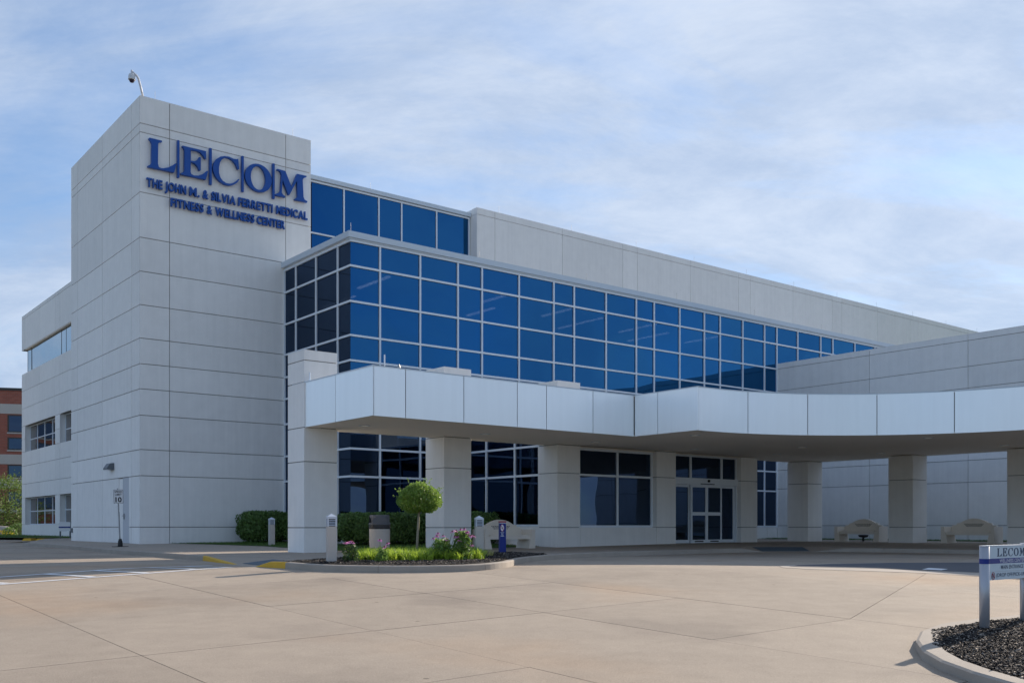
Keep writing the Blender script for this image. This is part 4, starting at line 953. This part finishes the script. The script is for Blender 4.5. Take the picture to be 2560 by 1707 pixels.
# ------------------------------------------------------------------ main entrance sign on the island
sgx, sgy = 5.93, 12.36; sz0 = zr(12.4) + .08
es = thing('entrance_sign', 'white panel sign between silver posts reading LECOM wellness center main entrance', 'sign', sgx, sgy, 0, frame='L', rz=TH)
zt, zbT, zbB, zpm, zpb = ZE - .247, ZE - .406, ZE - .470, ZE - .571, ZE - .677; PWD = 1.10
for px_, top in ((0, zt), (PWD, zt + .02)):
    mb = MB(); mb.lathe([(.061, sz0 - .15), (.061, top)], 24, (px_, 0)); p_ = obj('post', es, mb.mesh('post', 'silver'))
    me = p_.data; me.polygons.foreach_set('use_smooth', [len(f.vertices) == 4 for f in me.polygons])
    mb = MB(); mb.lathe([(.0622, zbB), (.0622, zbT)], 24, (px_, 0)); obj('band', es, mb.mesh('band', 'navy'))
    mb = MB(); mb.lathe([(.063, top), (.063, top + .006)], 24, (px_, 0)); obj('cap', es, mb.mesh('cap', 'whitepaint'))
mb = MB(); mb.box((.045, -.045, zpb), (PWD + .30, .045, zt)); obj('panel', es, mb.mesh('panel', 'signface'))
mb = MB(); mb.box((.045, -.05, zt + .0005), (PWD + .30, .05, zt + .008)); obj('top_trim', es, mb.mesh('top_trim', 'whitepaint'))
mb = MB(); mb.box((.045, -.047, zbB), (PWD + .30, -.044, zbT)); obj('blue_stripe', es, mb.mesh('blue_stripe', 'navy'))
mb = MB(); mb.box((.045, -.0465, zpm - .0015), (PWD + .30, -.044, zpm + .0015)); obj('divider_line', es, mb.mesh('divider_line', 'silver'))
h0, h1 = zbT + .025, zt - .03
lsc = lambda x, z: (.235 + (x - .25) / 7.02 * .77 , h0 + (z - 14.44) / 1.19 * (h1 - h0))
for out, inn_ in ((L_, None), (E_, None), (C_, None), (OO, OI), (M_, None)): glyph(out, inn_, es, lsc, -.0475, -.0445, 'ink')
textfit('lettering', es, 'WELLNESS CENTER', .30, .99, zbB + .010, zbT - .010, -.0480, 'whitepaint', .005)
textfit('lettering', es, 'MAIN ENTRANCE', .335, .955, zpm + .028, zbB - .022, -.0468, 'ink', .008)
textfit('lettering', es, '(DROP OFF/PICK-UP ONLY)', .215, 1.27, zpb + .022, zpm - .022, -.0468, 'ink', .008)
npk = bpy.data.objects.new('no_parking_symbol', None); link(npk, es, (.13, -.0465, (zpb + zpm) / 2)); cpk = (.13, -.0465, (zpb + zpm) / 2)
obj('ring', npk, ring(.84, 1, .045, .047, -.002, 0).mesh('ring', 'red'), cpk); textfit('lettering', npk, 'P', cpk[0] - .018, cpk[0] + .018, cpk[2] - .026, cpk[2] + .026, -.0475, 'ink', .02)
mb = MB(); mb.prism([(-.034, .024), (-.026, .034), (.034, -.024), (.026, -.034)], -.003, -.0015); obj('slash', npk, mb.mesh('slash', 'red'), cpk)

# ------------------------------------------------------------------ island with kerb and mulch
IK = [(16, 16.6), (12, 15.6), (9.0, 14.55), (7.3, 13.75), (6.2, 13.2), (5.5, 12.72), (5.0, 12.1), (4.66, 11.4), (4.45, 10.7), (4.38, 10.1), (4.42, 9.5), (4.52, 9.0), (4.75, 8.3), (5.3, 7.2), (6.2, 6.0), (8, 4.4), (11, 3)]
IKD = dense(IK, .22)
sti = kerb_run(IKD, None, lambda x, y: 1, zr, kerb, w=.24, full=.105)
tot = sum(math.dist(a, b) for a, b in zip(IKD[:-1], IKD[1:]))
for s in chop(IKD, [k * 3.0 + 1.2 for k in range(0, int(tot / 3.0))]):
    if len(s) > 1: sti(s, 'kerb')
isl = offs(IK, .24) + [(16, 3)]
def mulch(name, poly, zf, n, dz, size=.035, hump=.04):
    bm = bm_poly(poly); drape(bm, zf, dz); bmesh.ops.triangulate(bm, faces=bm.faces[:]); me = bpy.data.meshes.new(name); bm.to_mesh(me); bm.free(); me.materials.append(M['mulchbase'])
    base = obj(name, None, me); tag(base, kind='stuff')
    P = np.array([(x, y, zf(y) + dz + .008 + RNG.uniform(0, .02)) for x, y in scatter(poly, n)])
    a = RNG.uniform(0, 2 * np.pi, n); tl = RNG.normal(0, .35, n); d = np.stack([np.cos(a) * np.cos(tl), np.sin(a) * np.cos(tl), np.sin(tl)], 1); s = np.stack([-np.sin(a), np.cos(a), RNG.normal(0, .35, n)], 1)
    l = (size * RNG.uniform(.4, 1.2, n))[:, None]; w = (size * RNG.uniform(.15, .35, n))[:, None]; up = np.array([0, 0, .007])
    v = np.stack([P - d * l - s * w, P + d * l - s * w, P + d * l + s * w, P - d * l + s * w, P - d * l - s * w - up, P + d * l - s * w - up, P + d * l + s * w - up, P - d * l + s * w - up], 1).reshape(-1, 3)
    fq = np.array([(0, 1, 2, 3), (0, 4, 5, 1), (1, 5, 6, 2), (2, 6, 7, 3), (3, 7, 4, 0)]); f = (fq[None] + (np.arange(n) * 8)[:, None, None]).reshape(-1, 4)
    me = bpy.data.meshes.new('mulch_chips'); me.vertices.add(len(v)); me.vertices.foreach_set('co', v.ravel()); me.loops.add(f.size); me.loops.foreach_set('vertex_index', f.ravel())
    me.polygons.add(len(f)); me.polygons.foreach_set('loop_start', np.arange(0, f.size, 4)); me.update(calc_edges=True); me.validate(); me.materials.append(M['mulch'])
    o = obj('mulch_chips', base, me); o['kind'] = 'stuff'; return base
near_isl = [p for p in isl]
mulch('mulch', isl, zr, 300, .085)
vis = [(5.2, 12.2), (6.3, 13.0), (8.2, 13.9), (9.2, 13.4), (7.6, 9.0), (6.4, 7.5), (5.3, 7.8), (4.75, 9.0), (4.64, 10.1), (4.75, 11.1)]
mulch('mulch', vis, zr, 26000, .088, .021)
PL_K = offs(KP, .17)
plant_poly = [(-5.2, 22.05)] + [k_ for i_, k_ in enumerate(PL_K) if i_ >= 8 and k_[0] < .9 and k_[1] < 27.5] + [(1.0, 27.9), (-.05, 30.1), (-1.0, 29.6), (-3.6, 27.6), (-4.45, 24.2), (-4.9, 22.4)]
mulch('mulch', plant_poly, zw, 16000, .012, .022)

# ------------------------------------------------------------------ lawns
def lawn(poly, n, h=.06, zf=zw, dz=.004, w=.012):
    o = obj('lawn', None, sheet('lawn', poly, zf, dz, 'turf')); tag(o, kind='stuff')
    b = obj('grass_blades', o, blades([(x, y, zf(y) + dz) for x, y in scatter(poly, n)], h, w, 'grass', 'grass_blades', .6, 2)); b['kind'] = 'stuff'
lawn([F(2.8, -12.1), F(10.9, -12.1), F(11.15, -5.95), F(6.25, -5.95), F(6.25, -.0), F(1.2, -.0), F(2.0, -2.2), F(2.9, -5.5)], 16000)
lawn([F(31.6, -6.0), F(31.9, -33), F(33.44, -33), F(33.44, -6.0)], 9000, .08)
rl = [F(4.88, 24), F(1.2, 23), (-26.6, 57.5), (-26.4, 54.2), (-25.3, 49.6), (-35.2, 73), F(-6, 60), F(4.9, 60)]
lawn([(-26.9, 57.8), (-23.5, 57.5), F(4.88, 24.3), F(4.88, 46), (-30, 84), (-52, 92), (-45, 78), (-34, 62)], 9000, .10)
for (x, y) in ((-27.9, 57.0), (-26.6, 55.9)):
    mb = MB(); mb.add([(-.28, -.4, -.1), (.24, -.4, -.1), (.24, .4, -.1), (-.28, .4, -.1), (-.2, -.3, .05), (.2, -.3, .05), (.2, .3, .05), (-.2, .3, .05)], CUBEF)
    o = obj('kerb_ramp', None, mb.mesh('kerb_ramp', 'yellow'), (x, y, zw(y) - .05)); tag(o, 'yellow painted kerb flare by the far lawn, ' + ('left' if x < -27.5 else 'right') + ' one of the pair', 'kerb ramp', 'yellow kerb flares by the far lawn')

# ------------------------------------------------------------------ hedges
def hedge(label, p0, p1, q0_, q1_, z1, n, leaf=.055, lumps=.10):
    t = thing('hedge_shrub', label, 'hedge', (p0 + p1) / 2, (q0_ + q1_) / 2, -.75); c = Vector(((p0 + p1) / 2, (q0_ + q1_) / 2, -.75))
    h = Vector(((p1 - p0) / 2, (q1_ - q0_) / 2, (z1 + .75) / 2)); P = []; Nn = []
    while len(P) < n:
        d = RNG.normal(size=3); d /= np.linalg.norm(d); e = 5.0
        r = (abs(d[0]) ** e + abs(d[1]) ** e + abs(d[2]) ** e) ** (-1 / e)
        s = d * r; k = RNG.uniform(.80, 1.03) + lumps * math.sin(s[0] * h.x * 5.3 + s[2] * 3) * math.sin(s[1] * h.y * 6.1 + s[2] * 4 + 1) * .6
        z = s[2] * k
        if z < -.72 and RNG.uniform() > .25: continue
        taper = 1 - .28 * max(0, -z - .25)
        P.append((s[0] * k * h.x * taper, s[1] * k * h.y * taper, h.z + z * h.z)); Nn.append(d)
    obj('foliage', t, leaves(P, leaf, 'hedge', 'foliage', .3, .6, np.array(Nn) * .9), c)
    mb = MB()
    for k in range(int(5 + h.x * 4)):
        x = RNG.uniform(-h.x * .7, h.x * .7); y = RNG.uniform(-h.y * .5, h.y * .5)
        mb.tube([(x * .8, y * .8, -.05), (x + RNG.uniform(-.2, .2), y, .4), (x + RNG.uniform(-.4, .4), y + RNG.uniform(-.2, .2), h.z * 1.6)], [.018, .012, .004], 5)
    obj('stems', t, mb.mesh('stems', 'twig'), c)
    mb = MB(); mb.box((-h.x * .78, -h.y * .78, .30), (h.x * .78, h.y * .78, h.z * 1.78)); 
    obj('inner_foliage', t, mb.mesh('inner_foliage', 'hedge'), c)
hedge('dark clipped hedge against the tower wall', 3.75, 6.1, -1.9, -.35, .62, 9000)
hedge('narrow hedge piece behind the bollard by the leftmost column', 5.0, 6.1, -5.3, -2.3, .55, 7000)
hedge('long hedge under the window behind the litter bin', 5.0, 10.9, -7.5, -6.2, .52, 18000)
hedge('hedge end below the corner window behind the stone bench', 9.9, 11.05, -9.7, -6.9, .55, 8000)

# ------------------------------------------------------------------ clipped round tree
tt = thing('clipped_tree', 'small round clipped tree on a thin stem in the flower bed', 'tree', -2.46, 25.6, 0, frame='L')
tt.scale = (.95, .95, .96)
mb = MB(); mb.tube([(-.02, 0, 0), (.0, 0, .5), (.03, .01, 1.0), (.05, .0, 1.35)], [.038, .033, .030, .028], 8)
for k in range(9): a = k * .7; mb.tube([(.05, 0, 1.2), (.05 + .25 * math.cos(a), .25 * math.sin(a), 1.5), (.05 + .45 * math.cos(a), .45 * math.sin(a), 1.7)], [.016, .010, .004], 5)
obj('trunk', tt, mb.mesh('trunk', 'bark', True)); P = []
while len(P) < 10000:
    d = RNG.normal(size=3); d /= np.linalg.norm(d); r = RNG.uniform(.45, 1) ** .45
    lump = 1 + .045 * math.sin(d[0] * 7 + 1) * math.sin(d[1] * 6) + .035 * math.sin(d[2] * 9 + d[0] * 4)
    x, y, z = d * r * lump; z = z * (.40 if z < 0 else .40)
    P.append((x * .62, y * .62, 1.62 + z * 1.05 - .10 * abs(x)))
for k in range(26):
    a = RNG.uniform(0, 6.28); e = RNG.uniform(-.2, 1.2); b = np.array([math.cos(a) * math.cos(e) * .6, math.sin(a) * math.cos(e) * .6, 1.62 + math.sin(e) * .42])
    for j in range(7): P.append(tuple(b + np.array([math.cos(a) * math.cos(e), math.sin(a) * math.cos(e), math.sin(e) + .3]) * j * .018 + RNG.normal(0, .012, 3)))
obj('crown', tt, leaves(P, .030, 'crown', 'crown', .5, .55), (.05, 0, 0))

# ------------------------------------------------------------------ planter plants
cover_poly = [(-3.75, 22.75), (-2.9, 22.35), (-2.0, 22.4), (-1.35, 22.7), (-.75, 23.2), (-.7, 25.2), (-1.2, 27), (-3.3, 27.2), (-3.95, 24.8)]
B = []
for (x, y) in scatter(cover_poly, 520):
    k = RNG.integers(16, 26); B += [(x + RNG.normal(0, .05), y + RNG.normal(0, .05), zw(y) + .015) for _ in range(k)]
o = obj('ground_cover', None, blades(B, .26, .030, 'strap', 'ground_cover', 1.2, 3)); tag(o, 'bright green strap leaved ground cover filling the flower bed', kind='stuff')
def coneflower(label, x, y, heads, leafn, spread, hgt, leaf='coneleaf', cone_up=True):
    t = thing('coneflower_plant', label, 'flowering plant', x, y, zw(y), 'coneflower plants in the flower bed', frame='L')
    mb = MB(); P = []
    for (hx, hy, hz) in heads:
        b = (hx * .35 + RNG.normal(0, .03), hy * .35 + RNG.normal(0, .03), 0); mb.tube([b, (hx * .7, hy * .7, hz * .55), (hx, hy, hz)], [.007, .006, .005], 5)
    for k in range(10):
        a = RNG.uniform(0, 6.28); r = spread * RNG.uniform(.2, .9); mb.tube([(r * .4 * math.cos(a), r * .4 * math.sin(a), 0), (r * math.cos(a), r * math.sin(a), hgt * RNG.uniform(.6, .95))], [.007, .004], 5)
    obj('stems', t, mb.mesh('stems', leaf))
    for k in range(leafn):
        a = RNG.uniform(0, 6.28); r = spread * math.sqrt(RNG.uniform(0, 1)); z = hgt * RNG.uniform(.03, 1); r *= (1.05 - .45 * z / hgt); P.append((r * math.cos(a), r * math.sin(a), z))
    obj('foliage', t, leaves(P, .055, leaf, 'foliage', .5, .36))
    for (hx, hy, hz) in heads:
        pm = MB(); n = 12; ph = RNG.uniform(0, 1)
        for i in range(n):
            a = 2 * math.pi * (i + ph) / n; c, s = math.cos(a), math.sin(a); dr = RNG.uniform(.6, 1.1)
            pm.add([(c * .008, s * .008, .0), (c * .038 - s * .014, s * .038 + c * .014, -.006), (c * .068, s * .068, -.034 * dr), (c * .038 + s * .014, s * .038 - c * .014, -.006)], [(0, 1, 2, 3)])
        f = obj('flower', t, pm.mesh('flower', 'petal'), (hx, hy, hz)); f.rotation_euler = (RNG.normal(0, .25) + .15, RNG.normal(0, .25), 0)
        cm = MB(); cm.lathe([(.018, -.004), (.020, .008), (.012, .020), (.003, .024)], 8); obj('cone', f, cm.mesh('cone', 'conec', True), (hx, hy, hz))
def hd(lst, x0, y0, Y):                              # flower heads: offset to the side (m), height (m)
    return [(a, RNG.uniform(-.15, .1), b) for a, b in lst]
coneflower('loose coneflower plant with nodding pink flowers left of the tallest clump', -1.66, 23.2, hd([(-.20, .52), (-.09, .64), (-.10, .58), (.03, .58), (.10, .51), (.14, .49), (.26, .68), (.31, .56), (.39, .55), (.44, .48)], 0, 0, 0), 520, .30, .50)
coneflower('tallest coneflower clump crowded with pink flowers beside the bollard', -1.17, 23.2, hd([(-.12, .57), (-.04, .73), (.05, .74), (.12, .67), (.15, .60), (.19, .58), (.27, .58), (.22, .36), (-.14, .70)], 0, 0, 0), 760, .27, .68)
coneflower('short coneflower with three blooms in front of the litter bin', -2.93, 22.1, hd([(.06, .34), (-.02, .50), (.14, .42)], 0, 0, 0), 170, .17, .30)
coneflower('dark leaved coneflower with one bright bloom beside the front bollard', -3.62, 22.1, hd([(-.05, .45), (.0, .47), (-.12, .43), (.06, .44)], 0, 0, 0), 260, .22, .38, 'darkleaf')
pt = thing('pale_grass_tuft', 'pale yellow strap leaf tuft on the mulch beside the blue post', 'plant', -.56, 26.0, zw(26), frame='L')
obj('foliage', pt, blades([(RNG.normal(0, .04), RNG.normal(0, .04), 0) for _ in range(40)], .22, .018, 'paleleaf', 'foliage', 1.5, 4))
pt2 = thing('green_grass_tuft', 'upright green strap leaf tuft at the foot of the bollard by the blue post', 'plant', -.98, 25.3, zw(25), frame='L')
obj('foliage', pt2, blades([(RNG.normal(0, .05), RNG.normal(0, .05), 0) for _ in range(60)], .34, .014, 'coneleaf', 'foliage', .5, 3))

# ------------------------------------------------------------------ floodlights by the side wing
fl = thing('floodlight', 'black floodlight on a short stake right of the far stone bench', 'floodlight', F(27.3, -22.0)[0], F(27.3, -22.0)[1], zw(39), frame='L', rz=rad(10))
mb = MB(); mb.tube([(0, 0, -.05), (0, 0, .26)], .05, 8); obj('stake', fl, mb.mesh('stake', 'black')); mb = MB(); mb.box((-.22, -.12, .22), (.14, .14, .47)); obj('lamp_head', fl, mb.mesh('lamp_head', 'black'))
fl2 = thing('floodlight', 'black bowl shaped floodlight seen under the bench nearest the doors', 'floodlight', F(28.3, -14.6)[0], F(28.3, -14.6)[1], zw(44), frame='L')
mb = MB(); mb.tube([(0, 0, -.05), (0, 0, .2)], .05, 8); obj('stake', fl2, mb.mesh('stake', 'black')); mb = MB(); mb.lathe([(.10, .17), (.20, .20), (.23, .28), (.22, .30)], 16); obj('lamp_head', fl2, mb.mesh('lamp_head', 'black'))
# small sign post by the rear wing
x, y = -26.9, 59.3
dsg = thing('direction_sign', 'small white sign with dark blue stripe on two posts left of the tower', 'sign', x, y, zw(y), frame='L', rz=rad(10))
for s in (-.28, .28): mb = MB(); mb.box((s - .04, -.03, -.2), (s + .04, .03, .9 if s < 0 else .95)); obj('post', dsg, mb.mesh('post', 'lampgrey'))
mb = MB(); mb.box((-.36, -.05, .40), (.30, -.032, .95)); obj('panel', dsg, mb.mesh('panel', 'whitepaint')); mb = MB(); mb.box((-.36, -.054, .60), (.30, -.05, .68)); obj('blue_stripe', dsg, mb.mesh('blue_stripe', 'navy'))

# ------------------------------------------------------------------ far left: brick building, tree, shrubs, boulder
bx, by = -70.0, 96.0; brz = math.atan2(.25, .97)
bb = thing('brick_building', 'distant red brick building with pale stone bands behind the tree', 'building', bx, by, -.6, frame='L', rz=brz)
HB = ZE + 14.0 + .6
def bbox(nm, x0, x1, z0, z1, y0, y1, m):
    mb = MB(); mb.box((x0 - (x0 + x1) / 2, y0, z0), (x1 - (x0 + x1) / 2, y1, z1)); return obj(nm, bb, mb.mesh(nm, m), ((x0 + x1) / 2, 0, 0))
bbox('wall', -35, 52, 0, HB - .12, 0, 18, 'brick'); bbox('parapet_coping', -35.1, 52.1, HB - .12, HB + .15, -.1, 18.1, 'winframe')
for z0, z1 in ((12.9, 13.9), (7.75, 8.75), (5.25, 6.2), (2.75, 3.2), (.0, .8)): bbox('stone_band', -35.05, 52.05, z0, z1, -.06, .3, 'limeband')
for k in range(11):
    x = -31 + k * 5.0
    for z0, z1 in ((11.0, 12.8), (9.2, 10.5), (6.4, 7.7), (3.3, 5.0)):
        w = bbox('window', x, x + 2.4, z0, z1, -.03, .1, 'winframe'); mb = MB(); mb.box((-1.05, -.045, z0 + .12), (1.05, -.031, z1 - .12)); obj('pane', w, mb.mesh('pane', 'darkglass'), (x + 1.2, 0, 0))
        mb = MB(); mb.box((-1.25, -.09, z0 - .13), (1.25, -.03, z0)); obj('sill', w, mb.mesh('sill', 'limeband'), (x + 1.2, 0, 0))
def far_tree(label, x, y, h, r, n, m='treeleaf', trunkh=1.2):
    t = thing('tree', label, 'tree', x, y, -.3, frame='L'); mb = MB(); mb.tube([(0, 0, 0), (.05, 0, trunkh), (.1, 0, h * .7)], [.14, .11, .03], 8)
    cl = []
    for k in range(38):
        a = RNG.uniform(0, 6.28); zc = RNG.uniform(.18, .97); rr = r * math.sqrt(max(.05, 1 - ((zc - .45) / .58) ** 2)) * RNG.uniform(.35, .95); c = np.array([rr * math.cos(a), rr * math.sin(a), zc * h]); cl.append(c)
        mb.tube([(.05, 0, h * .25 + zc * h * .3), tuple(c)], [.035, .01], 5)
    obj('trunk', t, mb.mesh('trunk', 'twig')); P = np.concatenate([c + RNG.normal(size=(n // 38, 3)) * np.array([.42, .42, .28]) * r * .42 for c in cl]); obj('crown', t, leaves(P, .085, m, 'crown', .4, .5))
far_tree('leafy green tree at the left picture edge before the brick building', -42.6, 83, 5.0, 2.9, 9000)
def shrub(label, x, y, r, h, m, n, leaf=.05, name='shrub', cat='shrub'):
    t = thing(name, label, cat, x, y, -.1, frame='L'); d = RNG.normal(size=(n, 3)); d /= np.linalg.norm(d, axis=1)[:, None]; d *= RNG.uniform(.5, 1, (n, 1)) ** .5
    P = d * np.array([r, r, h * .5]) + np.array([0, 0, h * .5]); obj('foliage', t, leaves(P, leaf, m, 'foliage', .5))
    mb = MB(); mb.tube([(0, 0, -.2), (0, 0, h * .7)], .03, 5); obj('stems', t, mb.mesh('stems', 'twig'))
shrub('dark green shrub at the far corner of the rear wing', -40.3, 80.5, .9, 1.2, 'hedge', 1600)
shrub('low yellow flowering shrub in front of the boulder at the left edge', -41.2, 79, 1.3, .6, 'yellowflower', 900, .05)
shrub('low light green shrub between the boulder and the dark shrub', -40.4, 79.2, .6, .85, 'coneleaf', 700, .06)
mb = MB(); n = 18; prof = []
v = []; f = []
for j in range(7):
    ph = math.pi / 2 * j / 6
    for i in range(n): a = 2 * math.pi * i / n; k = 1 + .07 * math.sin(3 * a + j); v.append((1.5 * math.cos(a) * math.cos(ph) ** .6 * k, .7 * math.sin(a) * math.cos(ph) ** .6 * k, .95 * math.sin(ph) ** .9))
for j in range(6): f += [(j * n + i, j * n + (i + 1) % n, (j + 1) * n + (i + 1) % n, (j + 1) * n + i) for i in range(n)]
f.append(tuple(range(6 * n, 7 * n))); mb.add(v, f)
o = obj('boulder', None, mb.mesh('boulder', 'stone', True), (-42.0, 80.6, -.1)); tag(o, 'pale rounded boulder in the flower bed at the left edge', 'boulder')
bpy.context.view_layer.update()
